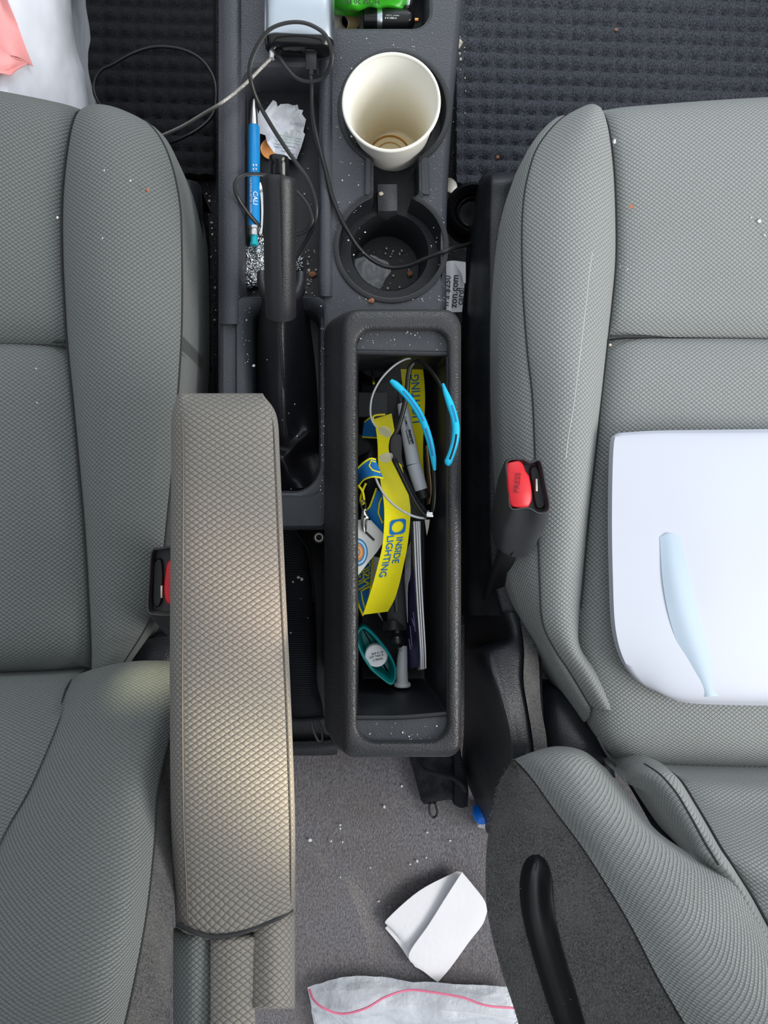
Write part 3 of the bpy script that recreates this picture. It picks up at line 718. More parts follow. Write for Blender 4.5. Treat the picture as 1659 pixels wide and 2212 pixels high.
# ------------------------------------------------------------ seat belt buckles
def buckle(label, tops, mids, bots, btn, slot, z, text):
    t = thing('seat_belt_buckle', label, 'seat belt buckle', P(*bots[0][:2], z-.09))
    T = resample(cr(Wz(tops, z), 6, True), 48, True); Mi = resample(cr(Wz(mids, z-.03), 6, True), 48, True); Bo = resample(cr(Wz(bots, z-.075), 6, True), 48, True)
    mk('buckle_body', loft([Bo, Mi, setz(offs(T, .0006), z-.004), T, offs(T, -.0010), setz(offs(T, -.0016), z-.003), setz(offs(T, -.0020), z-.012)], True, True), M['glovegrey'], t, sharp=50)
    B = resample(cr(Wz(btn, z+.001), 5, True), 40, True)
    b = mk('push_button', prism(B, .012, .0012), M['red'], t, sharp=50, label='red push button')
    S = resample(cr(Wz(slot, z-.008), 4, True), 32, True)
    mk('tongue_slot', prism(S, .004, .0008), M['black'], t)
    return t, b
t, b = buckle('seat belt buckle with red PRESS button standing against the passenger seat bolster',
    [(1094, 997), (1130, 990), (1145, 998), (1168, 994), (1180, 1045), (1188, 1100), (1165, 1110), (1140, 1098), (1103, 1099), (1098, 1050)],
    [(1082, 1020), (1128, 1003), (1145, 1005), (1172, 1008), (1182, 1060), (1184, 1122), (1165, 1148), (1130, 1145), (1085, 1140), (1072, 1080)],
    [(1070, 1090), (1100, 1078), (1125, 1075), (1150, 1082), (1162, 1120), (1160, 1165), (1140, 1198), (1108, 1203), (1072, 1180), (1060, 1130)],
    [(1095, 1006), (1104, 998), (1126, 997), (1137, 1020), (1144, 1030), (1150, 1072), (1145, 1090), (1138, 1096), (1112, 1095), (1102, 1086), (1097, 1045)],
    [(1146, 1014), (1160, 1008), (1170, 1040), (1178, 1090), (1160, 1098), (1152, 1060)], .425, True)
mk('lettering', text_at('PRESS', 1118, 1043, 17, 84, .4267, .006, 1.05), M['red_dk'], b, sharp=80, label='PRESS debossed upward')
mk('latch_tongue', box(P(1158, 1048, .4195), (.0016, .010, .004), .0004), M['nickel'], t)
mk('buckle_seam', ctube([(1150, 1120, .409), (1130, 1150, .387), (1104, 1200, .352)], .0006, 6), M['black'], t)
mk('buckle_stalk', ctube([(1100, 1185, .345), (1080, 1240, .30), (1060, 1300, .25)], .010, 10, 6, .4), M['black'], t)
t, b = buckle('seat belt buckle half hidden behind the armrest of the driver seat',
    [(326, 1192), (340, 1185), (400, 1184), (410, 1240), (405, 1325), (370, 1330), (332, 1328), (318, 1318), (321, 1250)],
    [(330, 1205), (345, 1195), (400, 1194), (412, 1250), (410, 1340), (380, 1352), (345, 1345), (325, 1330), (325, 1260)],
    [(345, 1260), (365, 1240), (410, 1240), (420, 1290), (418, 1375), (395, 1385), (370, 1380), (345, 1352), (338, 1310)],
    [(362, 1214), (380, 1205), (400, 1205), (402, 1260), (398, 1310), (375, 1310), (358, 1300), (354, 1270), (357, 1236)],
    [(333, 1215), (348, 1208), (352, 1250), (348, 1300), (338, 1312), (330, 1300), (331, 1250)], .400, False)
mk('latch_tongue', box(P(350, 1278, .3965), (.0016, .010, .004), .0004), M['nickel'], t)
mk('buckle_stalk', ctube([(395, 1360, .33), (420, 1420, .28), (440, 1460, .24)], .010, 10, 6, .4), M['black'], t)
# ------------------------------------------------------------ centre console
ZC = .300
con = thing('center_console', 'charcoal moulded centre console with two cup holders and a parking-brake well', 'console', P(735, 600, .02))
outer = resample(cr(W([(470, -220, ZC), (470, 100, ZC), (469, 400, ZC), (469, 700, ZC), (470, 1000, ZC), (472, 1100, ZC)]), 6), 40) + \
        resample(cr(W([(480, 1137, ZC), (560, 1141, ZC), (700, 1141, ZC)]), 4), 12) + \
        resample(W([(712, 1138, ZC), (712, 900, ZC), (716, 740, ZC)]), 24) + resample(cr(W([(728, 712, ZC), (750, 700, ZC), (840, 696, ZC), (930, 694, ZC), (955, 684, ZC)]), 4), 16) + \
        resample(cr(W([(966, 655, ZC), (966, 500, ZC), (972, 330, ZC), (985, 160, ZC), (1000, 0, ZC), (1008, -220, ZC)]), 6), 40)
# holes
def arc(cx, cy, rx, ry, a0, a1, n): return [(cx+rx*math.cos(math.radians(a0+(a1-a0)*i/n)), cy-ry*math.sin(math.radians(a0+(a1-a0)*i/n)), ZC) for i in range(n+1)]
C1, C2 = (852, 236, 112, 118), (845, 533, 114, 112)
fig8 = arc(*C1, -62, 242, 40)+[(806, 345, ZC), (806, 385, ZC), (806, 420, ZC)]+arc(*C2, 112, 428, 40)+[(905, 420, ZC), (905, 385, ZC), (905, 345, ZC)]
fig8 = resample(cr(W(fig8), 2, True), 140, True)
tray = rrect(524, 146, 690, 1062, [34, 60, 60, 34], ZC, 8)
cub = rrect(716, -90, 926, 58, [30, 34, 20, 30], ZC, 8)
o_in = offs(outer, -.006)
shell = plate(o_in, [offs(fig8, .0045), offs(tray, .005), offs(cub, .004)])
shell = join(shell, loft([o_in, setz(offs(outer, -.002), ZC-.0015), setz(outer, ZC-.006), setz(offs(outer, .002), ZC-.02), setz(offs(outer, .004), .18), setz(offs(outer, .006), .02)]),
             loft([offs(cub, .004), setz(offs(cub, .0012), ZC-.0012), setz(cub, ZC-.005), setz(offs(cub, -.002), ZC-.045)]),
             loft([offs(tray, .005), setz(offs(tray, .0015), ZC-.0015), setz(tray, ZC-.006), setz(offs(tray, -.002), ZC-.038)]))
mk('console_shell', shell, M['console'], con, sharp=48)
mk('tray_floor', plate(setz(offs(tray, .001), ZC-.036)), M['dark'], con)
mk('front_cubby_floor', plate(setz(offs(cub, .001), ZC-.042)), M['dark'], con)
# cup holders: rubber lip, stepped wells
lip = loft([offs(fig8, .0047), setz(offs(fig8, .0045), ZC+.0016), setz(offs(fig8, .0020), ZC+.0024), setz(offs(fig8, -.0002), ZC+.0016), setz(offs(fig8, -.0006), ZC-.004), setz(offs(fig8, -.0016), ZC-.030)])
mk('cup_holder_lip', lip, M['dark'], con, sharp=60, label='smooth raised rim around both cup holders')
wellfloor = setz(offs(fig8, -.0014), ZC-.028)
def circ(cx, cy, r, z, n=40):
    c = P(cx, cy, z); return [c+Vector((r*math.cos(2*PI*i/n), r*math.sin(2*PI*i/n), 0)) for i in range(n)]
h1 = circ(852, 262, .0385, ZC-.030); h2 = circ(842, 545, .0385, ZC-.030)
mk('cup_well', join(plate(setz(offs(fig8, -.0012), ZC-.030), [h1, h2]), loft([h1, setz(offs(h1, -.002), ZC-.034), setz(offs(h1, -.005), ZC-.078)], False, True), loft([h2, setz(offs(h2, -.002), ZC-.034), setz(offs(h2, -.005), ZC-.078)], False, True)), M['dark'], con, sharp=50)
mk('cup_divider', grid(skirt(patch([[(816, 398, ZC-.012), (836, 398, ZC-.010), (857, 398, ZC-.012)], [(816, 425, ZC-.014), (836, 425, ZC-.012), (858, 425, ZC-.014)], [(817, 455, ZC-.020), (836, 456, ZC-.018), (858, 455, ZC-.020)]], 4, 4), .03)), M['grey_pl'], con, sharp=50, label='scuffed grey tab between the cup holders')
for nm, q in (('neck_rail', [(790, 340), (800, 340), (806, 352), (806, 412), (796, 420), (788, 420)]), ('neck_rail', [(905, 352), (914, 340), (926, 340), (928, 420), (916, 420), (905, 412)])):
    L_ = Wz(q, ZC+.0022); mk(nm, prism(L_, .004, .0006), M['grey_pl'], con, sharp=40)
# raised ridge between tray and cup holders, soft left rim
R = patch([[(690, y, ZC+.0002), (694, y, ZC+.003), (703, y, ZC+.0042), (712, y, ZC+.003), (718, y, ZC+.0002)] for y in (130, 250, 400, 560, 640)], 4, 5)
mk('divider_ridge', grid(R), M['console'], con, sharp=60)
R = patch([[(474, y, ZC+.0002), (484, y, ZC+.0045), (500, y, ZC+.006), (514, y, ZC+.0045), (521, y, ZC+.0002)] for y in (-200, -60, 60, 140, 300, 480, 640, 700)], 4, 5)
mk('left_rim', grid(R), M['console'], con, sharp=60)
# parking brake surround
so = rrect(508, 640, 704, 1139, [20, 12, 12, 20], ZC+.004, 6); si = rrect(546, 668, 689, 1060, [30, 34, 34, 30], ZC-.004, 6)
mk('brake_surround', loft([setz(so, ZC-.010), setz(offs(so, .000), ZC+.002), offs(so, -.0016), setz(offs(si, .008), ZC+.003), offs(si, .001), setz(si, ZC-.012), setz(offs(si, -.001), ZC-.036)]), M['grey_pl'], con, sharp=40)
mk('screw_boss', join(lathe([(.0062, -.02), (.0062, 0), (.0056, .0010), (.0042, .0010), (.0036, -.003), (.0016, -.003), (.0010, -.0022)], 24, Matrix.Translation(P(689, 1161, .262)))), M['dark'], con, sharp=50)
mk('boss_insert', lathe([(.0042, -.001), (.0042, .0013), (.0030, .0013), (.0028, -.004)], 24, Matrix.Translation(P(689, 1161, .262)), False, False), M['nickel'], con, sharp=50)
# lower tunnel carrying pouch and box
tl = rrect(470, 1130, 712, 1632, [8, 20, 30, 8], .150, 5)
mk('rear_pan', loft([setz(tl, .12), tl, setz(offs(tl, -.004), .152)], False, True), M['dark'], con, sharp=40)
mk('rear_pan_edge', grid(skirt(patch([[(560, 1600, .162), (640, 1602, .162), (700, 1600, .162), (720, 1598, .160)], [(560, 1618, .164), (640, 1620, .164), (700, 1618, .164), (728, 1616, .162)], [(560, 1632, .156), (640, 1632, .156), (700, 1632, .156), (728, 1630, .154)]], 4, 4), .012)), M['trim'], con, sharp=50)

# ------------------------------------------------------------ raised console bin
ZB = .368
bn = thing('console_bin', 'open black leather-grained storage bin full of oddments between the seats', 'storage bin', P(850, 1150, .12))
K = 8
bo = rrect(737, 662, 1000, 1642, [42, 34, 26, 40], ZB, K); bi = rrect(771, 710, 969, 1606, [34, 44, 44, 34], ZB, K)
def lowskew(loop, z, dl, dr, df, db):
    out = []
    xs = [p.x for p in loop]; ys = [p.y for p in loop]; cx = (min(xs)+max(xs))/2; cy = (min(ys)+max(ys))/2
    for p in loop: out.append(Vector((p.x-(dl if p.x < cx else -dr), p.y+(df if p.y > cy else -db), z)))
    return out
L = [lowskew(bo, .13, .020, .002, .006, -.030), lowskew(bo, ZB-.050, .015, .003, .004, -.006), lowskew(bo, ZB-.022, .006, .002, .002, .0), setz(offs(bo, .0), ZB-.010), setz(offs(bo, -.0016), ZB-.0035), setz(offs(bo, -.0055), ZB), setz(offs(bi, .0030), ZB), setz(offs(bi, .0010), ZB-.0012), setz(bi, ZB-.0035), setz(bi, ZB-.016)]
mk('bin_shell', loft(L), M['bin'], bn, sharp=50)
ln = rrect(772, 764, 967, 1544, [6, 6, 6, 6], ZB-.012, K)
fl = .246
mk('bin_liner', loft([setz(offs(ln, .0003), ZB-.010), setz(offs(ln, -.0003), ZB-.014), lowskew(ln, fl+.006, -.004, -.004, -.003, -.003), lowskew(ln, fl, -.008, -.008, -.007, -.007)], False, True), M['dark'], bn, sharp=50)
def ledge(q, zz, lip):
    lp = Wz(q, zz); mk('lid_ledge', prism(lp, .006, .0006), M['grey_pl'], bn, sharp=40)
    mk('ledge_lip', ctube([(a, b, zz) for a, b in lip], .0024, 8, 4), M['dark'], bn, sharp=60)
ledge([(770, 764), (970, 766), (970, 744), (962, 722), (940, 709), (880, 708), (800, 708), (780, 722), (770, 744)], ZB-.009, [(769, 761), (870, 763), (970, 765)])
ledge([(770, 1548), (970, 1544), (970, 1572), (958, 1596), (935, 1606), (870, 1608), (805, 1608), (784, 1596), (771, 1574)], ZB-.009, [(769, 1550), (870, 1549), (970, 1541)])
mk('liner_rail', ctube([(966, 770, ZB-.006), (966, 1150, ZB-.006), (967, 1540, ZB-.006)], .0012, 6, 4), M['dark'], bn)

# ------------------------------------------------------------ parking brake
pb = thing('parking_brake', 'black parking brake lever with push button rising from a leatherette boot', 'parking brake', P(610, 900, ZC-.03))
gp = cr(W([(604, 384, .4035), (604, 394, .402), (605, 450, .392), (605, 540, .374), (606, 640, .350), (607, 680, .338)]), 8)
gr = [.0088, .0112, .0124, .0131]+[.0136]*(len(gp)-4)
mk('grip', tube(gp, gr, 24, .95), M['grip'], pb, sharp=60)
mk('push_button', tube(cr(W([(602, 336, .4135), (602, 341, .4130), (603, 352, .4105), (603, 386, .4045)]), 4), [.0050, .0068, .0074]+[.0076]*10, 20, .85), M['gloss'], pb, sharp=60)
mk('grip_seam', ctube([(607, 375, .4185), (609, 450, .4046), (610, 540, .3866), (611, 640, .3626)], .0006, 6, 6), M['grip'], pb)
R = patch([[(556, 655, .272), (572, 640, .315), (590, 648, .334), (608, 655, .342), (628, 648, .334), (648, 640, .314), (664, 655, .270)],
           [(552, 700, .270), (568, 700, .312), (588, 705, .334), (608, 706, .341), (630, 704, .330), (652, 702, .308), (670, 700, .268)],
           [(549, 780, .268), (568, 780, .300), (590, 782, .324), (611, 784, .331), (632, 782, .318), (656, 780, .294), (680, 780, .266)],
           [(548, 860, .267), (568, 860, .292), (592, 862, .316), (614, 866, .321), (636, 862, .306), (662, 860, .284), (686, 860, .265)],
           [(547, 930, .267), (570, 930, .282), (598, 932, .300), (620, 935, .303), (645, 930, .292), (668, 925, .288), (688, 930, .265)],
           [(547, 962, .267), (575, 965, .276), (602, 965, .284), (622, 968, .288), (648, 950, .296), (672, 935, .296), (688, 955, .265)],
           [(547, 990, .267), (575, 990, .281), (600, 990, .292), (616, 990, .292), (640, 985, .272), (668, 980, .266), (688, 985, .265)],
           [(547, 1020, .267), (580, 1020, .270), (604, 1020, .276), (620, 1018, .288), (640, 1022, .278), (668, 1025, .268), (688, 1020, .265)],
           [(547, 1060, .267), (580, 1060, .267), (604, 1060, .267), (625, 1060, .270), (650, 1054, .282), (676, 1058, .270), (690, 1062, .265)]], 6, 6)
mk('boot', grid(R), M['boot'], pb, sharp=80)
mk('boot_collar', ctube([(566, 590, .330), (567, 612, .334), (577, 638, .340), (594, 648, .346), (607, 650, .348), (622, 648, .346), (638, 638, .340), (648, 614, .334), (650, 592, .330)], .0046, 12, 8), M['boot'], pb, sharp=80)
mk('boot_collar_sleeve', grid(patch([[(566, 595, .326), (572, 620, .330), (590, 640, .338), (607, 646, .342), (625, 640, .338), (643, 620, .330), (650, 595, .326)], [(560, 630, .29), (566, 645, .31), (588, 655, .332), (608, 662, .338), (630, 655, .332), (652, 645, .308), (660, 630, .28)]], 5, 5)), M['boot'], pb, sharp=80)
mk('boot_seam', ctube([(607, 652, .3515), (605, 700, .3425), (608, 760, .335), (612, 830, .3255), (616, 900, .312), (621, 940, .304)], .0012, 6, 6), M['boot'], pb, label='raised stitched seam')
# ------------------------------------------------------------ things on the console
ZT = ZC-.036                                        # tray floor
def smooth_sheet(rows, nu=4, nv=4, t=.0004): return thick(patch(rows, nu, nv), t)

# power bank
pk = thing('power_bank', 'silver aluminium power bank with black end cap lying on the console front', 'power bank', P(645, 40, ZC))
def pb_loop(y, z0, z1, x0, x1, ins=0):
    c0 = P(x0, y, (z0+z1)/2); c1 = P(x1, y, (z0+z1)/2); h = (z1-z0)/2-ins; out = []
    for s, cx in ((1, c1.x-h-ins), (-1, c0.x+h+ins)):
        for i in range(13):
            a = -PI/2+PI*i/12; out.append(Vector((cx+s*h*math.cos(a), c0.y, (z0+z1)/2+h*math.sin(a)*s)))
    return out
def pbl(y, ins=0): return pb_loop(y, ZC+.007, ZC+.031, 570, 723, ins)
mk('metal_shell', loft([pbl(-120), pbl(0), pbl(86), pbl(88, .0008)], True, True), M['alu'], pk, sharp=50)
mk('end_cap', loft([pb_loop(86, ZC+.0075, ZC+.0305, 571, 722, .0002), pb_loop(104, ZC+.006, ZC+.0295, 572, 720, .0006), pb_loop(108, ZC+.006, ZC+.029, 573, 719, .002)], True, True), M['gloss'], pk, sharp=50, label='glossy black end cap with ports')
mk('charging_port', box(P(597, 108, ZC+.016), (.010, .006, .004), .001), M['black'], pk)
mk('charging_port', box(P(670, 108, ZC+.016), (.014, .006, .006), .001), M['black'], pk)

# cables
ZK = ZC+.03
k1 = thing('usb_cable', 'thin flat black cable looping from the power bank around the brake lever', 'cable', P(600, 110, ZC))
c1 = [(597, 112, .318), (603, 122, .320), (618, 145, .323), (640, 168, .326), (668, 176, .330), (698, 168, .336), (714, 140, .344), (716, 108, .350), (703, 76, .352), (678, 57, .352), (648, 48, .352), (612, 51, .351), (580, 66, .350), (556, 98, .346), (540, 140, .340), (543, 180, .334), (560, 225, .322), (584, 268, .316), (612, 312, .312), (640, 352, .310), (666, 388, .309), (680, 425, .307), (683, 455, .304), (676, 490, .296), (655, 530, .285), (634, 560, .278), (605, 545, .274), (580, 510, .276), (558, 486, .290), (536, 460, .300), (513, 425, .312), (508, 396, .314), (522, 380, .312), (548, 376, .306), (580, 380, .300), (612, 392, .298), (640, 412, .300), (664, 440, .302), (674, 466, .302), (672, 482, .300), (660, 500, .295), (638, 508, .290)]
mk('cable_sheath', ctube(c1, .0019, 8, 6, .45), M['cable'], k1, sharp=80)
mk('usb_connector', box((0, 0, 0), (.008, .010, .004), .001, Matrix.Translation(P(597, 112, .317))), M['gloss'], k1)
k2 = thing('usb_cable', 'thick black cable from the power bank crossing the empty cup holder', 'cable', P(670, 130, ZC))
c2 = [(671, 163, .319), (673, 185, .318), (674, 225, .312), (679, 270, .308), (690, 318, .3085), (704, 370, .3085), (716, 420, .304), (736, 470, .304), (752, 500, .300), (775, 535, .292), (805, 562, .284), (840, 577, .280), (880, 574, .285), (925, 556, .296), (962, 542, .303), (985, 535, .292), (1005, 530, .255), (1018, 526, .215)]
mk('cable_sheath', ctube(c2, .0021, 10, 7), M['cable'], k2, sharp=80)
mk('connector_shell', join(box((0, 0, 0), (.0105, .0185, .0062), .0014, Matrix.Translation(P(672, 133, .319))), tube(W([(672, 148, .319), (672, 156, .319), (671, 164, .319)]), [.0034, .0031, .0027], 12)), M['black'], k2, sharp=40)
mk('usb_plug', box((0, 0, 0), (.0085, .008, .0034), .0006, Matrix.Translation(P(671, 106, .3185))), M['steel'], k2)
k3 = thing('charging_cable', 'braided steel charging cable hanging from the power bank into the driver footwell', 'cable', P(588, 110, ZC))
c3 = [(590, 118, .316), (584, 128, .316), (562, 150, .318), (538, 174, .317), (505, 203, .315), (472, 227, .314), (440, 246, .295), (400, 270, .27), (362, 288, .245), (320, 305, .215)]
mk('braided_sleeve', ctube(c3, .0017, 10, 8), M['braid'], k3, sharp=80)
mk('connector_shell', tube(W([(588, 104, .317), (588, 118, .318), (587, 127, .318)]), [.0030, .0030, .0026], 12), M['steel'], k3, sharp=50)
c3b = [(322, 305, .215), (360, 310, .10), (398, 296, .065), (438, 272, .055), (462, 242, .05), (467, 200, .05), (460, 165, .05), (440, 134, .05), (412, 114, .05), (375, 103, .05), (330, 102, .05), (285, 116, .05), (245, 138, .05), (218, 152, .05), (204, 176, .05), (204, 200, .05), (214, 222, .05), (240, 260, .06)]
mk('cable_tail', ctube(c3b, .0020, 10, 8), M['cable'], k3, sharp=80)

# paper cup, leaning in the front holder
cz = P(850, 343, .224); top = P(845, 221, .336)
ax = (top-cz); Mc = Matrix.Translation(cz) @ Vector((0, 0, 1)).rotation_difference(ax).to_matrix().to_4x4(); Hc = ax.length
cup = thing('paper_cup', 'empty white paper cup with brown coffee rings in the front cup holder', 'cup', cz)
mk('cup_wall', lathe([(.0265, .004), (.0430, Hc-.001), (.0424, Hc-.001), (.0260, .004)], 56, Mc, False, False), M['cup_out'], cup, sharp=60)
o = mk('cup_inside', lathe([(.0418, Hc-.0012), (.0355, Hc*.62), (.0259, .004), (.001, .0042)], 56, Mc, False, True), M['cup'], cup, sharp=60)
mk('cup_base', lathe([(.0265, 0), (.0267, .006), (.0258, .006), (.0258, .002), (.001, .002)], 48, Mc, False, False), M['cup_out'], cup, sharp=50)
V, F = [], []
for a in range(57):
    pass
mk('rolled_rim', tube([Mc @ Vector((.0430*math.cos(2*PI*i/64), .0430*math.sin(2*PI*i/64), Hc-.0005)) for i in range(65)], .0016, 10), M['cup_out'], cup, sharp=80)
def ring(r, z, th, a0, a1, cx=-.004): return tube([Mc @ Vector((cx+r*math.cos(math.radians(a0+(a1-a0)*i/50)), r*math.sin(math.radians(a0+(a1-a0)*i/50)), z)) for i in range(51)], th, 6)
mk('coffee_ring', ring(.0215, .0046, .0010, 0, 180), M['coffee'], cup, label='brown dried coffee ring')
mk('coffee_ring', ring(.0150, .0046, .0007, 0, 180), M['coffee2'], cup, label='fainter inner coffee ring')

# blue pen
pn = thing('ballpoint_pen', 'blue ballpoint pen with CALI print and silver tip in the tray left of the brake', 'pen', P(548, 380, ZT))
pz = .287; S_ = (CZ-pz)/FPX
def pen_seg(y0, y1, prof, m, name, par=pn, label=None):
    a = P(549, y0, pz); b = P(549, y1, pz); n = len(prof)
    return mk(name, tube([a.lerp(b, t) for t, _ in prof], [r for _, r in prof], 20), m, par, sharp=40, label=label)
pen_seg(272, 492, [(0, .0048), (.01, .0054), (.3, .0056), (1, .0055)], M['pen_blue'], 'barrel')
pen_seg(214, 272, [(0, .0012), (.05, .0022), (.5, .0036), (.93, .0046), (1, .0048)], M['steel'], 'tip_cone', label='polished silver tip')
pen_seg(490, 510, [(0, .0057), (.3, .0057), (.35, .0050), (.6, .0054), (1, .0050)], M['steel'], 'clip_band')
b_ = pen_seg(510, 531, [(0, .0034), (.7, .0036), (.75, .0042), (.95, .0040), (1, .0030)], M['pen_teal'], 'push_button')
mk('clip', grid(skirt(patch([[(560, 395, .287), (563, 394, .287)], [(561, 410, .2885), (567, 410, .2885)], [(564, 440, .2885), (569, 440, .2885)], [(564, 480, .288), (568, 480, .288)], [(561, 505, .287), (566, 505, .287)]], 3, 4), .0012)), M['steel'], pn, sharp=50)
def on_pen(s, yc, h, L, lat):
    # lettering wrapped on the barrel, reading down the picture
    c = P(549, yc, pz); k = h*S_
    def f(x, y, z):
        a = (lat*S_+y*k)/.0055; return Vector((c.x+.0061*math.sin(a), c.y-x*k*L, c.z+.0061*math.cos(a)))
    return textmesh(s, 0, f, None, .012)
mk('lettering', on_pen('CALI', 433, 13, 1.05, 3.5), M['white_pl'], pn, sharp=80, label='CALI in white capitals')
mk('lettering', on_pen('CALIFORNIA BETTER LIGHTING', 430, 6, .95, -5.5), M['white_pl'], pn, sharp=80)
for yy in (357, 366):
    mk('logo_mark', join(*[(lambda c: tube([c, c+Vector((.0012, .0004, .0))], .0010, 6))(P(x, yy, pz+.0056)) for x in (546, 552)]), M['white_pl'], pn)

# crumpled receipt, penny, foil
rc = thing('crumpled_receipt', 'crumpled torn white receipt in the tray ahead of the brake button', 'receipt', P(610, 270, ZT))
ed = [(556, 252), (561, 238), (572, 240), (590, 216), (597, 220), (598, 232), (606, 225), (622, 224), (634, 228), (643, 226), (645, 236), (655, 238), (652, 246), (661, 258), (655, 285), (659, 290), (650, 320), (643, 338), (638, 350), (615, 338), (592, 330), (577, 308), (573, 292), (560, 288), (558, 275)]
cen = (612, 275)
R = []
for k in range(7):
    t = k/6; row = []
    for i, (x, y) in enumerate(ed+[ed[0]]):
        px, py = cen[0]+(x-cen[0])*t, cen[1]+(y-cen[1])*t
        zz = ZT+.012+.006*noise.noise(Vector((px*.045, py*.045, 1.3)))+.004*(1-t)
        row.append(P(px, py, zz))
    R.append(row)
V_, F_, U_ = grid(R)
mk('paper_sheet', (V_, F_), M['receipt'], rc, sharp=18)
TR = bvh(R)
for i, (x, y, w) in enumerate([(626, 296, 50), (624, 302, 54), (622, 308, 54), (616, 315, 46), (612, 321, 40), (624, 330, 34), (632, 338, 20)]):
    mk('printed_line', tube([drop(TR, x+w*(t-.5), y+9*(t-.5), .0005) for t in [k/10 for k in range(11)]], .0004, 4, .5), M['ink_teal'] if i < 3 else M['ink_faint'], rc)
def wrap_text(tree, s, px, py, h, ang, m, par, up=.0006, bold=.01, lb=None):
    ca, sa = math.cos(math.radians(ang)), math.sin(math.radians(ang))
    return mk('lettering', textmesh(s, 0, lambda x, y, z: drop(tree, px+(x*ca-y*sa)*h, py-(x*sa+y*ca)*h, up), None, bold), m, par, sharp=80, label=lb)
wrap_text(TR, '12/31/22', 641, 269, 9, -8, M['ink_faint'], rc); wrap_text(TR, 'CITY', 632, 231, 8, 0, M['ink_faint'], rc)
o = mk('penny', xf(lathe([(.0085, 0), (.0093, .0003), (.0093, .0012), (.0088, .0015), (.0080, .0012), (.0004, .0012)], 30), Matrix.Translation(P(583, 322, ZT+.006)) @ Matrix.Rotation(.5, 4, 'X')), M['copper']); tag(o, 'copper penny half under the crumpled receipt beside the blue pen', 'coin')
def foil(pts, name, label):
    vs = []
    o = mk(name, join(*[blob(P(x, y, z), (r, r*1.1, r*.8), 3, .9, i) for i, (x, y, z, r) in enumerate(pts)]), M['foil'], None, sharp=25); tag(o, label, 'foil')
foil([(562, 545, .275, .012), (560, 565, .275, .010), (553, 585, .274, .010), (545, 600, .274, .009), (562, 590, .272, .008)], 'crumpled_foil', 'crumpled silver foil wrapper under the brake grip, below the pen')
foil([(645, 562, .272, .005), (644, 570, .271, .004)], 'crumpled_foil', 'small silver foil scrap right of the brake grip')

# green wrapper, charger and coins in the front cubby
ZU = ZC-.042
gw = thing('snack_wrapper', 'bright green foil snack wrapper in the front cubby', 'wrapper', P(800, 0, ZU))
R = patch([[(716, -60, .285), (760, -65, .300), (810, -60, .306), (850, -60, .300), (890, -55, .285)], [(716, -25, .286), (760, -28, .302), (810, -25, .308), (855, -22, .298), (895, -20, .284)],
           [(717, 2, .285), (760, 2, .303), (810, 0, .300), (840, 6, .290), (888, 4, .286)], [(719, 18, .283), (760, 20, .296), (800, 16, .292), (838, 14, .286), (880, 16, .284)], [(722, 26, .272), (765, 25, .278), (800, 19, .280), (838, 21, .276), (874, 26, .276)]], 6, 6)
for r in R:
    for p in r: p.z += .004*noise.noise(Vector((p.x*90, p.y*60, 2)))
mk('foil_film', grid(skirt(R, .006)), M['green'], gw, sharp=35)
mk('crimped_end', grid(patch([[(870, -10, .286), (885, -8, .290), (893, -2, .287)], [(868, 6, .285), (882, 10, .289), (889, 12, .286)], [(866, 20, .279), (877, 25, .282), (884, 20, .281)]], 4, 4)), M['steel'], gw, sharp=30)
mk('lettering', text_at('HOSE.20.18.S', 778, 3, 15, 182, .3085, .01, 1.0), M['ink_dark'], gw, sharp=80)
ch = thing('car_charger', 'black cylindrical car charger plug lying under the green wrapper', 'charger', P(840, 45, ZU))
cyA, cyB = P(785, 41, .278), P(905, 44, .278)
def chseg(t0, t1, prof, m, nm, lb=None): return mk(nm, tube([cyA.lerp(cyB, t0+(t1-t0)*t) for t, _ in prof], [r for _, r in prof], 24), m, ch, sharp=40, label=lb)
chseg(0, .24, [(0, .0085), (.04, .0092), (1, .0092)], M['gloss'], 'charger_head')
chseg(.24, .33, [(0, .0094), (.5, .0096), (1, .0090)], M['alu'], 'metal_band')
chseg(.33, .80, [(0, .0090), (1, .0090)], M['black'], 'plug_body')
chseg(.80, .92, [(0, .0092), (.4, .0086), (.8, .0066), (1, .004)], M['gloss'], 'plug_nose')
chseg(.92, 1.0, [(0, .0022), (.8, .0022), (1, .0012)], M['copper'], 'contact_pin')
mk('lettering', text_at('H REC X P', 844, 38.5, 5.5, 180, .2874, .01, 1.0), M['white_pl'], ch, sharp=80); mk('lettering', text_at('INPUT 12-24V', 848, 33, 3.4, 180, .2873, 0, 1.4), M['white_pl'], ch, sharp=80)
for (x, y, m, lb) in ((757, 46, 'brass', 'tarnished brass coin in the front cubby left of the charger'), (732, 52, 'nickel', 'pale nickel coin at the left corner of the front cubby')):
    tag(mk('coin', xf(lathe([(.0095, 0), (.0100, .0004), (.0100, .0014), (.0094, .0017), (.0088, .0013), (.0003, .0013)], 28), Matrix.Translation(P(x, y, ZU+.0005))), M[m], None), lb, 'coin', 'coins in the front cubby')
tag(mk('coin', xf(lathe([(.0095, 0), (.0100, .0004), (.0100, .0014), (.0094, .0017), (.0088, .0013), (.0003, .0013)], 28), Matrix.Translation(P(973, 402, .03)) @ Matrix.Rotation(.4, 4, 'Y')), M['nickel'], None), 'worn silver coin on the mat beside the console right edge', 'coin')

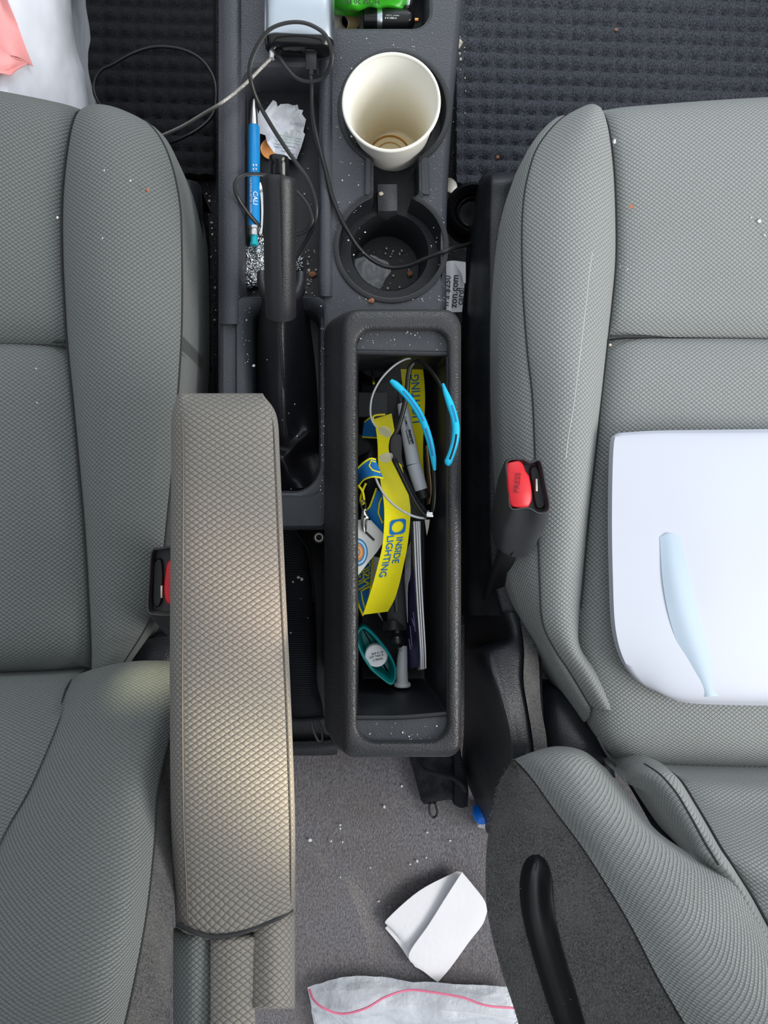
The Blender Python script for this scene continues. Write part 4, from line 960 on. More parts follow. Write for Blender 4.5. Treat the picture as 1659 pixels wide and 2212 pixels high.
# rear cup holder litter
R = patch([[(765, 560, .228), (800, 552, .231), (838, 566, .228)], [(752, 590, .226), (800, 588, .231), (845, 584, .227)], [(775, 622, .226), (805, 618, .229), (832, 604, .226)], [(800, 636, .225), (815, 630, .227), (826, 618, .225)]], 8, 8)
for r in R:
    for p in r: p.z += .0035*noise.noise(Vector((p.x*160, p.y*160, 5)))
tag(mk('plastic_film', grid(R), M['film2'], None, sharp=20), 'crinkled clear film scrap in the bottom of the rear cup holder', 'film')

# paper leaflet with writing, glossy ring and tag beside the passenger seat
lf = thing('leaflet', 'white paper card with black zon.com lettering between console and passenger seat', 'card', P(985, 620, .2))
mk('paper_sheet', smooth_sheet([[(958, 566, .228), (978, 563, .232), (1006, 566, .226)], [(956, 620, .226), (978, 620, .230), (1003, 620, .224)], [(952, 672, .226), (972, 674, .230), (998, 674, .224)]]), M['paper'], lf)
mk('folded_flap', smooth_sheet([[(980, 565, .236), (1006, 566, .238)], [(996, 590, .235), (1006, 592, .236)], [(1001, 610, .233), (1006, 612, .233)]]), M['paper'], lf)
mk('lettering', text_at('n a $250', 966, 628, 19, 86, .2325), M['ink_dark'], lf, sharp=80, label='black a $250 print')
mk('lettering', text_at('zon.com', 982, 629, 21, 86, .2325, .02), M['ink_dark'], lf, sharp=80, label='black zon.com print')
mk('lettering', text_at('card!', 995, 640, 19, 86, .2325, .02), M['ink_dark'], lf, sharp=80, label='black card! print')
o = thing('round_dish', 'glossy black ring-shaped plastic dish wedged between console and passenger seat', 'dish', P(1018, 460, .16))
Mg = Matrix.Translation(P(1020, 460, .16))
mk('ring_rim', lathe([(.030, -.02), (.0322, .0), (.0310, .010), (.0270, .0135), (.0225, .010), (.0205, .004), (.0200, -.004)], 48, Mg, True, False), M['gloss'], o, sharp=60)
mk('ring_dish', lathe([(.0202, -.003), (.0180, .003), (.0160, .0035), (.0140, -.002), (.0005, -.004)], 40, Mg, False, True), M['gloss'], o, sharp=60)
o = thing('label_tag', 'grey plastic tag on the floor between driver seat and console', 'tag', P(450, 820, .05))
mk('tag_plate', prism(rrect(430, 786, 464, 900, [10, 4, 4, 6], .10), .004, .0006), M['glovegrey'], o, sharp=40)
mk('tag_hole', lathe([(.0024, 0), (.0024, .0005)], 14, Matrix.Translation(P(455, 799, .10))), M['black'], o)
mk('lettering', text_at('AIRBAG SRS', 446, 806, 7, 0, .1006), M['black'], o, sharp=80) if False else None

# ------------------------------------------------------------ pouch strap beside the bin, gloves behind it
st = thing('nylon_strap_pouch', 'black ribbed nylon pouch lying between armrest and bin', 'pouch', P(660, 1350, .152))
R = patch([[(590, 1130, .20), (620, 1132, .205), (650, 1165, .200), (664, 1185, .19)], [(590, 1230, .19), (630, 1230, .20), (660, 1232, .198), (672, 1234, .188)], [(600, 1310, .185), (640, 1308, .192), (668, 1305, .190), (679, 1303, .182)], [(605, 1400, .19), (640, 1400, .20), (672, 1400, .197), (683, 1400, .185)], [(608, 1480, .19), (645, 1480, .20), (672, 1480, .197), (684, 1482, .185)], [(610, 1530, .185), (650, 1530, .195), (685, 1528, .192), (694, 1526, .182)], [(612, 1556, .178), (650, 1556, .186), (690, 1556, .184), (699, 1554, .176)]], 5, 6)
def ribs(R, per, amp):
    L = 0
    for i in range(1, len(R)):
        pass
    return R
V_, F_, U_ = grid(skirt(R, .02))
def m_rib():
    t = NT('ribbed nylon'); sp = t.n('ShaderNodeSeparateXYZ'); t.l(t.uv(), sp.inputs[0]); w = t.math('SINE', t.math('MULTIPLY', sp.outputs[1], 2600)); t.bump(w, .0006, 1)
    return t.set(t.mix(t.noise(40, 3), (.006, .007, .011), (.020, .021, .028)), .7, 0, .3)
M['rib'] = m_rib()
mk('webbing', (V_, F_, U_), M['rib'], st, sharp=60)
mk('hem', ctube([(612, 1550, .186), (640, 1556, .190), (680, 1554, .190), (699, 1550, .182)], .0022, 8, 5), M['cloth_b'], st)
mk('edge_binding', ctube([(615, 1128, .208), (628, 1134, .208), (648, 1160, .206), (664, 1186, .196), (672, 1232, .192), (678, 1300, .186)], .0010, 6, 6), M['cloth_b'], st)
mk('carry_loop', ctube([(672, 1552, .186), (676, 1575, .182), (688, 1600, .178), (696, 1594, .178), (692, 1570, .182), (685, 1552, .186)], .0016, 8, 6), M['cable'], st)

gl = thing('fabric_pouch', 'black fabric bundle with a cord loop on the carpet behind the bin', 'pouch', P(950, 1690, .13))
R = patch([[(880, 1620, .160), (920, 1615, .172), (960, 1605, .172), (990, 1600, .160)], [(893, 1665, .148), (925, 1662, .164), (962, 1650, .166), (996, 1640, .155)], [(902, 1700, .146), (930, 1700, .160), (968, 1690, .166), (1006, 1680, .155)], [(910, 1728, .144), (940, 1728, .154), (975, 1720, .158), (1006, 1715, .150)], [(918, 1738, .138), (942, 1735, .144), (975, 1728, .144), (1004, 1742, .138)]], 9, 9)
for r in R:
    for p in r: p.z += .006*noise.noise(Vector((p.x*75, p.y*60, 8)))+.002*noise.noise(Vector((p.x*260, p.y*200, 3)))
mk('fabric_body', grid(skirt(R, .012)), M['cloth_b'], gl, sharp=60)
R = patch([[(978, 1612, .172), (992, 1612, .174), (998, 1640, .168)], [(982, 1660, .172), (998, 1660, .174), (1006, 1670, .168)], [(982, 1705, .170), (1000, 1700, .172), (1012, 1705, .166)], [(980, 1738, .160), (996, 1745, .162), (1010, 1742, .158)]], 5, 6)
mk('ribbed_cuff', grid(skirt(R, .02)), M['rib'], gl, sharp=60)
mk('carry_loop', ctube([(929, 1734, .148), (927, 1748, .144), (931, 1761, .142), (938, 1766, .142), (944, 1758, .142), (943, 1746, .144), (939, 1734, .148)], .0013, 8, 6), M['cable'], gl)
mk('drawcord', ctube([(900, 1640, .166), (915, 1662, .171), (945, 1672, .176), (975, 1680, .178), (995, 1692, .178), (1006, 1710, .172)], .0026, 8, 6, .5), M['cloth_b'], gl)
bl = thing('blue_plastic_piece', 'vivid blue plastic piece with white edge peeking from under the passenger seat', 'plastic piece', P(1040, 1760, .12))
mk('blue_body', xf(lathe([(.006, -.012), (.0095, -.008), (.0105, 0), (.0095, .006), (.006, .010), (.001, .0105)], 28), Matrix.Translation(P(1040, 1758, .145)) @ Matrix.Rotation(.5, 4, 'X')), M['bluebright'], bl)
mk('white_edge', xf(lathe([(.0075, 0), (.0090, .001), (.0090, .006), (.0075, .007)], 28), Matrix.Translation(P(1047, 1772, .138)) @ Matrix.Rotation(.9, 4, 'X')), M['white_pl'], bl)

# folded tissue on the rear carpet
tn = thing('folded_napkin', 'folded white paper napkin on the grey carpet behind the bin', 'napkin', P(945, 2000, .13))
zf = .131
R = patch([[(986, 1882, zf+.010), (1000, 1884, zf+.012)], [(905, 1925, zf+.016), (960, 1960, zf+.014)], [(836, 1986, zf+.014), (905, 2030, zf+.010)], [(838, 1998, zf+.006), (893, 2072, zf+.004)]], 6, 6)
mk('under_layer', thick(R, .0008), M['tissue'], tn, sharp=40)
R = patch([[(832, 2004, zf+.004), (862, 2040, zf+.004), (888, 2079, zf+.003)], [(880, 1955, zf+.008), (905, 1990, zf+.008), (935, 2030, zf+.007)], [(985, 1886, zf+.009), (1010, 1915, zf+.008), (1040, 1960, zf+.006)]], 5, 5)
mk('lower_layer', thick(R, .0008), M['tissue'], tn, sharp=40)
R = patch([[(998, 1884, zf+.020), (1020, 1910, zf+.017), (1046, 1944, zf+.012), (1053, 1968, zf+.007)],
           [(966, 1934, zf+.0225), (994, 1962, zf+.018), (1024, 1990, zf+.013), (1042, 1998, zf+.006)],
           [(926, 1998, zf+.020), (955, 2022, zf+.016), (985, 2040, zf+.010), (1014, 2034, zf+.004)],
           [(884, 2060, zf+.015), (912, 2078, zf+.012), (940, 2090, zf+.008), (975, 2088, zf+.003)],
           [(896, 2088, zf+.010), (914, 2098, zf+.009), (932, 2112, zf+.006), (946, 2122, zf+.003)]], 6, 6)
mk('top_flap', thick(R, .0010), M['tissue'], tn, sharp=40)

# clear zip bag on the rear carpet
zb = thing('zip_bag', 'clear plastic zip bag with pink seal strip on the carpet at the bottom edge', 'plastic bag', P(890, 2160, .12))
R = patch([[(664, 2134, .142), (720, 2118, .150), (780, 2110, .150), (870, 2116, .146), (960, 2124, .148), (1040, 2130, .150), (1102, 2130, .146)],
           [(672, 2170, .146), (720, 2165, .156), (790, 2160, .160), (870, 2160, .154), (960, 2165, .158), (1040, 2170, .156), (1112, 2170, .146)],
           [(674, 2195, .142), (730, 2195, .154), (790, 2200, .158), (870, 2200, .156), (960, 2205, .158), (1050, 2200, .154), (1120, 2200, .146)],
           [(690, 2240, .136), (740, 2240, .140), (790, 2240, .142), (870, 2240, .142), (960, 2240, .142), (1050, 2240, .142), (1130, 2240, .138)]], 8, 8)
for r in R:
    for p in r: p.z += .005*noise.noise(Vector((p.x*30, p.y*70, 4)))+.0012*noise.noise(Vector((p.x*90, p.y*160, 7)))
mk('bag_film', thick(R, .0008), M['film'], zb, sharp=22)
R2 = [[p-Vector((0, 0, .010)) for p in r] for r in R[6:]]
mk('bag_contents', thick(R2, .0008), M['paper'], zb, sharp=40)
mk('zip_strip', ctube([(668, 2136, .152), (678, 2160, .160), (700, 2178, .166), (740, 2190, .168), (790, 2178, .170), (830, 2155, .168), (870, 2141, .164), (900, 2139, .163), (950, 2146, .166), (1000, 2155, .167), (1050, 2172, .168), (1115, 2178, .160)], .0014, 8, 8, .7), M['pink'], zb)
mk('zip_groove', ctube([(950, 2182, .170), (1010, 2186, .170), (1060, 2194, .168), (1120, 2204, .160)], .0010, 6, 6), M['film2'], zb)

# carrier bag in the driver's footwell
cb = thing('carrier_bag', 'crumpled white plastic carrier bag with pink print in the driver footwell', 'plastic bag', P(40, 80, .02))
rows = []
BZ = .20
for (y, x1) in ((-160, 150), (-80, 154), (0, 158), (60, 158), (110, 165), (160, 178), (212, 186), (260, 192)):
    rows.append([(-240, y, BZ+.05), (-140, y, BZ+.07), (-60, y, BZ+.08), (20, y, BZ+.075), (80, y, BZ+.05), (130, y, BZ+.02), (x1, y, BZ-.03), (x1+2, y, BZ-.10)])
R = patch(rows, 6, 8)
for r in R:
    for p in r:
        d = noise.noise(Vector((p.x*22+p.y*14, p.y*12, 4))); p.z += .016*d+.010*abs(noise.noise(Vector((p.x*45, p.y*22+p.x*20, 9))))
mk('bag_film', grid(skirt(R, .06, .16)), M['bag'], cb, sharp=25)
def over(rows, dz):
    Q = patch(rows, 6, 6)
    for r in Q:
        for p in r:
            d = noise.noise(Vector((p.x*22+p.y*14, p.y*12, 4))); p.z += .016*d+.010*abs(noise.noise(Vector((p.x*45, p.y*22+p.x*20, 9))))+dz
    return thick(Q, .0008)
zz = lambda x: BZ+.078-(max(0, x-20)/110)**1.5*.06
mk('printed_panel', over([[(x, y, zz(x)) for x, y in r] for r in ([(-60, -40), (-20, -30), (15, -10)], [(-60, 40), (0, 40), (35, 45)], [(-60, 90), (10, 90), (55, 100)], [(-60, 120), (30, 125), (75, 148)])], .004), M['bagred'], cb, sharp=30, label='pale pink printed panel')
mk('printed_panel', over([[(x, y, zz(x)) for x, y in r] for r in ([(-60, 108), (-10, 108), (5, 112)], [(-60, 130), (10, 130), (40, 140)], [(-60, 160), (20, 158), (70, 152)], [(-60, 172), (0, 174), (35, 176)])], .010), M['bagred'], cb, sharp=30)

# white sheet on the passenger seat
ws = thing('plastic_sheet', 'large white rounded sheet with a pale blue fold lying on the passenger seat', 'sheet', P(1500, 1240, .345))
sh = [(1322, 955, .372), (1345, 936, .374)]
R = patch([[(1338, 935, .366), (1420, 930, .366), (1560, 928, .366), (1800, 925, .366)],
           [(1326, 960, .370), (1420, 955, .371), (1560, 955, .372), (1800, 955, .372)],
           [(1322, 1100, .371), (1420, 1100, .373), (1560, 1100, .375), (1800, 1100, .375)],
           [(1324, 1250, .371), (1430, 1250, .373), (1570, 1250, .376), (1800, 1250, .376)],
           [(1330, 1360, .369), (1440, 1360, .372), (1580, 1360, .374), (1800, 1360, .374)],
           [(1350, 1430, .364), (1450, 1440, .369), (1590, 1445, .371), (1800, 1445, .371)],
           [(1385, 1475, .358), (1460, 1500, .363), (1600, 1505, .366), (1800, 1505, .366)],
           [(1425, 1498, .353), (1480, 1518, .352), (1610, 1524, .354), (1800, 1524, .354)]], 8, 7)
mk('sheet_body', grid(skirt(R, .010)), M['sheet'], ws, sharp=70)
M['foldblue'] = m_plain('pale blue fold', (.44, .54, .64), .5, var=.02)
mk('blue_fold', grid(skirt(patch([[(1425, 1160, .3735), (1446, 1152, .3750), (1470, 1160, .3745)], [(1432, 1260, .374), (1460, 1258, .3768), (1492, 1258, .3755)], [(1450, 1350, .373), (1482, 1348, .3758), (1514, 1348, .3745)], [(1480, 1430, .3695), (1508, 1428, .3725), (1538, 1428, .3715)], [(1512, 1505, .3625), (1532, 1505, .3665), (1556, 1503, .3655)]], 4, 6), .002)), M['foldblue'], ws, sharp=60)
# ------------------------------------------------------------ oddments in the bin
FLB = .246
ZADD = .016
# lanyard: one yellow webbing with blue print, folded twice
ly = thing('lanyard', 'bright yellow lanyard printed INSIDE LIGHTING tangled in the console bin', 'lanyard', P(840, 1150, .27))
def web(L, Rr, n=60, k=6, t=.0009, m='yellow', nm='webbing'):
    a = resample(cr(W(L), 8), n); b = resample(cr(W(Rr), 8), n)
    G = [[a[i].lerp(b[i], j/(k-1)) for j in range(k)] for i in range(n)]
    o = mk(nm, thick(G, t), M[m], ly, sharp=50)
    return G
def surf(G):
    n, k = len(G), len(G[0]); mid = [r[k//2-1].lerp(r[k//2], .5) for r in G]; Ls = [0]
    for p, q in zip(mid, mid[1:]): Ls.append(Ls[-1]+(q-p).length)
    def f(s, v, up):
        s = max(0, min(Ls[-1]-1e-6, s)); i = 0
        while i < n-2 and Ls[i+1] < s: i += 1
        t = (s-Ls[i])/max(1e-9, Ls[i+1]-Ls[i]); r0, r1 = G[i], G[i+1]
        c = r0[0].lerp(r1[0], t).lerp(r0[-1].lerp(r1[-1], t), v)
        return c+Vector((0, 0, up))
    f.L = Ls[-1]; f.w = (mid[0]*0+G[n//2][-1]-G[n//2][0]).length
    return f
def down_text(f, s, s0, v0, h, m, nm='lettering', wide=1.0, lb=None, flip=1):
    """lettering that reads along the webbing (top to bottom), letter tops toward v=1"""
    k = h
    def g(x, y, z): return f(s0+x*k*wide*flip, v0+y*k/f.w, .0007)
    return mk(nm, textmesh(s, 0, g, None, .012), M[m], ly, sharp=80, label=lb)
G = web([(808, 905, .300), (815, 950, .304), (817, 1000, .312), (822, 1040, .316), (829, 1085, .318), (830, 1130, .317), (826, 1180, .314), (818, 1215, .310), (806, 1260, .304), (795, 1295, .298), (784, 1328, .292)],
        [(846, 893, .300), (853, 935, .304), (862, 985, .310), (876, 1040, .314), (886, 1090, .316), (886, 1125, .315), (880, 1180, .311), (873, 1215, .307), (863, 1260, .300), (852, 1295, .294), (838, 1321, .288)], 90, 8)
f1 = surf(G)
sy = lambda y: f1.L*(y-900)/430
down_text(f1, 'INSIDE', sy(1184), .64, .0086, 'blue', lb='INSIDE in blue capitals'); down_text(f1, 'LIGHTING', sy(1196), .27, .0090, 'blue', lb='LIGHTING in blue capitals')
# square logo: outline of rounded panel with a round opening
def logo(f, s0, s1, v0, v1, m, seg=28):
    so, si = [], []
    for i in range(seg):
        a = 2*PI*i/seg; c, s = math.cos(a), math.sin(a); q = 1/max(abs(c), abs(s)); q = min(q, 1.22)
        so.append(f((s0+s1)/2+(s1-s0)/2*c*q, (v0+v1)/2+(v1-v0)/2*s*q, .0007)); si.append(f((s0+s1)/2+(s1-s0)/2*c*.74, (v0+v1)/2+(v1-v0)/2*s*.74, .0007))
    return mk('logo', loft([so, si]), M[m], ly, sharp=80, label='blue square logo with a round opening')
logo(f1, sy(1119), sy(1150), .22, .84, 'blue')
# second length, on the far side under the spectacles
G = web([(864, 768, .276), (866, 800, .280), (871, 850, .284), (873, 900, .286), (880, 950, .286), (890, 1000, .284), (898, 1040, .280)], [(905, 766, .274), (914, 800, .278), (918, 850, .282), (917, 900, .284), (914, 950, .284), (914, 1000, .282), (918, 1035, .278)], 60, 6)
f2 = surf(G)
down_text(f2, 'LIGHTING', f2.L*.42, .52, .0105, 'blue', flip=-1) if False else mk('lettering', textmesh('LIGHTING', 0, lambda x, y, z: f2(f2.L*.36-x*.0105, .60-y*.0105/f2.w, .0007), None, .012), M['blue'], ly, sharp=80, label='LIGHTING reading upward')
# blue back of the webbing
def blueweb(L, Rr, logo_at=None):
    G = web(L, Rr, 40, 6, .0009, 'blue', 'printed_webbing')
    for e in (0, -1): mk('woven_edge', tube([r[e]+Vector((0, 0, .0006)) for r in G], .0009, 6), M['yellow'], ly, sharp=80)
    return surf(G)
f3 = blueweb([(772, 1012, .318), (785, 1000, .326), (800, 991, .330), (812, 993, .330)], [(774, 1050, .300), (786, 1036, .318), (806, 1030, .326), (828, 1033, .326)])
mk('woven_print', tube([f3(f3.L*t, v, .0008) for t, v in ((.95, .15), (.80, .10), (.70, .35), (.78, .62), (.98, .70))], .0008, 6), M['yellow'], ly)
f3 = blueweb([(813, 1055, .300), (806, 1075, .302), (798, 1095, .300), (790, 1103, .296)], [(838, 1080, .304), (836, 1110, .304), (834, 1150, .300), (828, 1180, .294)])
mk('woven_print', tube([f3(f3.L*t, v, .0008) for t, v in ((.1, .5), (.3, .42), (.55, .45), (.62, .75), (.4, .95))], .0008, 6), M['yellow'], ly)
f4 = blueweb([(771, 1210, .272), (771, 1260, .274), (773, 1300, .278), (784, 1330, .285)], [(806, 1185, .276), (803, 1230, .278), (800, 1275, .280), (790, 1326, .286)])
mk('lettering', textmesh('INSIDE', 0, lambda x, y, z: f4(f4.L*.32-x*.0105, .62+y*.0105/f4.w, .0008), None, .012), M['yellow'], ly, sharp=80, label='INSIDE seen mirrored through the weave')
mk('lettering', textmesh('LIGHT', 0, lambda x, y, z: f4(f4.L*.30-x*.0105, .22+y*.0105/f4.w, .0008), None, .012), M['yellow'], ly, sharp=80)
mk('woven_print', tube([f4(f4.L*t, v, .0008) for t, v in ((.58, .95), (.58, .30), (.72, .38), (.9, .62))], .0008, 6), M['yellow'], ly)
f3 = blueweb([(788, 912, .280), (796, 905, .284), (806, 900, .286)], [(783, 944, .276), (800, 945, .280), (816, 946, .282)])
mk('webbing_edge', ctube([(808, 918, .302), (806, 902, .303), (812, 897, .303), (832, 895, .303)], .0009, 6, 6), M['yellow'], ly)
mk('webbing_loop', ctube([(774, 1048, .306), (784, 1064, .306), (786, 1085, .304), (781, 1088, .302), (779, 1076, .302), (785, 1056, .304), (790, 1045, .308)], .0011, 6, 6), M['yellow'], ly)

# badge card on the lanyard clip
bd = thing('badge_card', 'white badge card with blue and orange rings clipped to the lanyard', 'badge', P(795, 1180, .285))
q = [(771, 1124), (783, 1121), (800, 1124), (834, 1162), (816, 1190), (795, 1216), (773, 1244), (771, 1200)]
mk('card', prism(Wz(q[::-1], .300), .0009, .0001), M['card'], bd, sharp=40)
mk('slot', prism(W([(787, 1150, .3005), (790, 1146, .3005), (810, 1165, .3005), (807, 1169, .3005)]), .0006), M['black'], bd)
mk('card_edge', ctube([(800, 1124, .3008), (818, 1143, .3008), (834, 1162, .3008), (826, 1171, .3008)], .0005, 5, 3), M['white_pl'], bd)
for r, m, w in ((21, 'skyblue', 1.0), (17.5, 'palepr', 1.3), (14.5, 'skyblue', .7), (11, 'orange', 1.1), (8, 'tan', 1.0), (5, 'orange', .7)):
    mk('printed_ring', tube([P(773+r*.95*math.cos(a), 1193+r*1.35*math.sin(a), .3006) for a in [math.radians(-88+176*i/24) for i in range(25)]], w*.0007, 6, .25), M[m], bd, sharp=80)
bc = thing('badge_clip', 'small metal lanyard clip gripping the white badge card', 'clip', P(788, 1120, .30))
mk('clip_jaw', grid(skirt(patch([[(781, 1102, .308), (786, 1100, .310), (791, 1102, .308)], [(780, 1118, .307), (787, 1116, .309), (796, 1120, .307)], [(781, 1135, .304), (786, 1138, .305), (793, 1128, .304)], [(783, 1148, .302), (787, 1150, .303), (792, 1146, .302)]], 4, 4), .002)), M['steel'], bc, sharp=50)
mk('clip_rivet', lathe([(.0014, 0), (.0012, .0008), (.0003, .001)], 14, Matrix.Translation(P(788, 1116, .309))), M['dark'], bc)
mk('clip_ring', ctube([(784, 1080, .306), (790, 1088, .308), (788, 1102, .310), (782, 1098, .308), (780, 1086, .306)], .0007, 6, 5, closed=True), M['steel'], bc)

# spectacles
gs = thing('spectacles', 'rimless-bottom reading glasses with black temples and bright blue ear tips lying over the lanyard', 'glasses', P(880, 950, .30))
def lens(edge, z0):
    E = resample(cr(W(edge), 6, True), 48, True); c = sum(E, Vector())/len(E)
    loops = [[c.lerp(p, t)+Vector((0, 0, .004*(1-t*t))) for p in E] for t in (.05, .3, .6, .85, 1)]
    mk('lens', loft(loops, True, False), M['lens'], gs, sharp=80)
    return E
E = lens([(814, 924, .322), (801, 900, .325), (803, 860, .328), (821, 822, .331), (850, 791, .333), (879, 775, .334), (894, 779, .334), (884, 800, .332), (872, 840, .328), (866, 890, .324), (852, 930, .322), (832, 935, .322)], .33)
mk('lens_rim', tube(E[:24], .0009, 6), M['lens_edge'], gs)
E = lens([(806, 994, .322), (809, 1022, .324), (818, 1048, .326), (836, 1076, .328), (859, 1097, .330), (890, 1114, .332), (918, 1119, .332), (927, 1108, .332), (905, 1080, .330), (885, 1040, .328), (868, 1005, .326), (850, 985, .324), (828, 982, .322)], .33)
mk('lens_rim', tube(E[:26], .0011, 6), M['lens_edge'], gs)
mk('brow_bar', ctube([(893, 784, .336), (884, 800, .336), (878, 850, .334), (870, 890, .332), (858, 930, .331), (848, 948, .331), (845, 968, .331), (850, 990, .331), (862, 1015, .332), (880, 1052, .333), (900, 1090, .334), (918, 1113, .334), (930, 1114, .334)], .0022, 8, 6), M['frame_b'], gs, sharp=80)
mk('bridge', grid(skirt(patch([[(852, 940, .3345), (862, 938, .335), (868, 945, .334)], [(846, 958, .334), (858, 962, .335), (868, 962, .334)], [(848, 985, .334), (858, 985, .335), (868, 988, .334)], [(852, 1002, .333), (862, 1000, .334), (872, 1008, .333)]], 4, 4), .004)), M['frame_b'], gs, sharp=60)
for q in ([(818, 925, .334), (830, 921, .337), (842, 928, .336), (845, 940, .333), (836, 945, .331), (820, 936, .332)], [(820, 985, .334), (834, 978, .337), (847, 980, .336), (848, 990, .333), (836, 1000, .331), (822, 995, .332)]):
    L_ = resample(cr(W(q), 5, True), 30, True); mk('nose_pad', loft([[p-Vector((0, 0, .009)) for p in offs(L_, -.002)], L_, [p+Vector((0, 0, .001)) for p in offs(L_, -.0012)]], True, True), M['pad'], gs, sharp=60)
mk('temple', ctube([(893, 784, .336), (905, 780, .340), (918, 788, .346), (932, 802, .356), (945, 820, .366), (957, 842, .373), (962, 855, .376)], .0017, 8, 6), M['frame_b'], gs, sharp=80)
mk('temple', ctube([(930, 1114, .334), (936, 1100, .338), (939, 1060, .342), (938, 1020, .344), (934, 990, .346)], .0018, 8, 6), M['frame_b'], gs, sharp=80)
mk('hinge', box(P(928, 1113, .338), (.006, .0035, .004), .0008), M['steel'], gs)
mk('hinge_pin', tube(W([(922, 1108, .339), (934, 1108, .339)]), .0008, 8), M['steel'], gs)
def tip(pts, rads, slots):
    c = cr(W(pts), 6); n = len(c); r = []
    for i in range(n):
        u = i/(n-1)*(len(rads)-1); a = int(min(u, len(rads)-2)); r.append(rads[a]+(rads[a+1]-rads[a])*(u-a))
    e = mk('ear_tip', tube(c, r, 10, .7), M['cyan'], gs, sharp=80, label='bright blue rubber ear tip')
    for s0, s1, off in slots:
        pts2 = []
        for i in range(int(n*s0), int(n*s1)):
            t = (c[min(i+1, n-1)]-c[i-1]).normalized(); s = t.cross(Vector((0, 0, 1))).normalized(); pts2.append(c[i]+s*off*r[i]+Vector((0, 0, r[i]*.62)))
        mk('slot', tube(pts2, .0010, 6, .5), M['frame_b'] if s0 > .5 else M['skyblue'], e)
tip([(939, 1016, .346), (936, 990, .3475), (929, 955, .350), (918, 920, .352), (905, 892, .354), (888, 866, .355), (870, 845, .355), (854, 830, .354), (844, 822, .353)], [.0012, .0026, .0030, .0031, .0031, .0030, .0030, .0030, .0018], [(.15, .38, -.1), (.42, .76, .0)])
tip([(957, 829, .3725), (963, 848, .3765), (972, 872, .3775), (981, 900, .3775), (985, 925, .3775), (983, 952, .377), (976, 978, .3765), (968, 998, .3755), (964, 1003, .3745)], [.0010, .0022, .0031, .0031, .0032, .0032, .0031, .0033, .0020], [(.28, .46, -.1), (.56, .85, .0)])

# marker pen
mp_ = thing('marker_pen', 'grey marker pen with black end cap lying under the blue ear tip', 'marker', P(895, 980, .29))
def mseg(p0, p1, prof, m, nm): 
    a, b = P(*p0), P(*p1); return mk(nm, tube([a.lerp(b, t) for t, _ in prof], [r for _, r in prof], 24), M[m], mp_, sharp=40)
mseg((869, 872, .300), (893, 1003, .302), [(0, .0046), (.08, .0050), (.25, .0054), (.7, .0062), (1, .0066)], 'marker', 'barrel')
mseg((893, 1003, .302), (910, 1058, .302), [(0, .0060), (.03, .0067), (.5, .0066), (1, .0060)], 'marker', 'cap')
mseg((910, 1056, .302), (917, 1078, .302), [(0, .0056), (.3, .0062), (.9, .0062), (1, .0050)], 'black', 'end_plug')
mseg((858, 828, .299), (869, 873, .300), [(0, .0030), (.6, .0034), (1, .0044)], 'black', 'front_grip')
Sm = (CZ-.309)/FPX
def mk_text(s, px, py, h, ang, m, z, b=.02): return mk('lettering', text_at(s, px, py, h, ang, z, b), M[m], mp_, sharp=80, label=s+' printed along the barrel')
mk_text('ULTINE', 887, 943, 9, 101, 'ink_dark', .3088); mk_text('COMPO', 878, 914, 8, 103, 'ink_dark', .3078)
mk('print_bar', tube(W([(884, 928, .3080), (893, 958, .3082)]), .0007, 5, .3), M['ink_dark'], mp_); mk('print_bar', tube(W([(877, 929, .3080), (885, 960, .3082)]), .0004, 5, .3), M['ink_dark'], mp_)

ZADD = 0.0
# black phone mount with ball joint
mt = thing('ball_mount', 'black ball-jointed device mount lying on the papers in the bin', 'mount', P(855, 1330, .27))
a_ = P(850, 1235, .282); b_ = P(858, 1362, .282)
Mm = frame(a_.lerp(b_, .5), b_-a_, Vector((0, 0, 1)).cross(b_-a_))
Lm = (b_-a_).length
mk('arm', xf(box((0, 0, 0), (Lm, .020, .014), .003), Mm), M['black'], mt, sharp=40)
mk('arm_slot', xf(box((-.006, .0, .0075), (Lm*.55, .0045, .0015), .0004), Mm), M['gloss'], mt)
mk('clamp_plate', grid(skirt(patch([[(828, 1345, .288), (850, 1340, .293), (872, 1352, .289)], [(826, 1362, .288), (850, 1360, .293), (880, 1362, .288)]], 5, 5), .008)), M['black'], mt, sharp=50)
mk('neck', tube(W([(858, 1358, .286), (858, 1376, .288)]), .0042, 14), M['black'], mt)
mk('ball', lathe([(.0002, -.0075)]+[(.0075*math.cos(math.radians(a)), .0075*math.sin(math.radians(a))) for a in range(-80, 90, 10)]+[(.0002, .0075)], 28, Matrix.Translation(P(858, 1384, .290))), M['gloss'], mt)

# teal case with white-capped bottle
tc = thing('teal_case', 'oval teal plastic case standing open in the rear of the bin', 'case', P(810, 1420, FLB))
q = [(770, 1370), (783, 1354), (800, 1363), (823, 1388), (843, 1414), (855, 1440), (856, 1462), (852, 1475), (843, 1480), (825, 1468), (797, 1443), (775, 1404)]
Lo = resample(cr(Wz(q, .300), 6, True), 60, True)
mk('case_shell', loft([setz(offs(Lo, -.004), .252), setz(offs(Lo, -.0006), .27), Lo, [p+Vector((0, 0, .0006)) for p in offs(Lo, -.0006)], offs(Lo, -.0018), setz(offs(Lo, -.0032), .284), setz(offs(Lo, -.006), .274)], True, True), M['teal'], tc, sharp=50)
wb = thing('white_bottle', 'small white-capped bottle tilted inside the teal case', 'bottle', P(812, 1418, .256))
tw = P(813, 1416, .292); axw = (Vector((0, 0, CZ))-tw).normalized(); Mw = frame(tw, Vector((1, 0, 0))-axw*axw.x, Vector((0, 1, 0)))
mk('bottle_body', lathe([(.0085, -.026), (.0088, -.024), (.0088, -.010)], 28, Mw), M['white_pl'], wb)
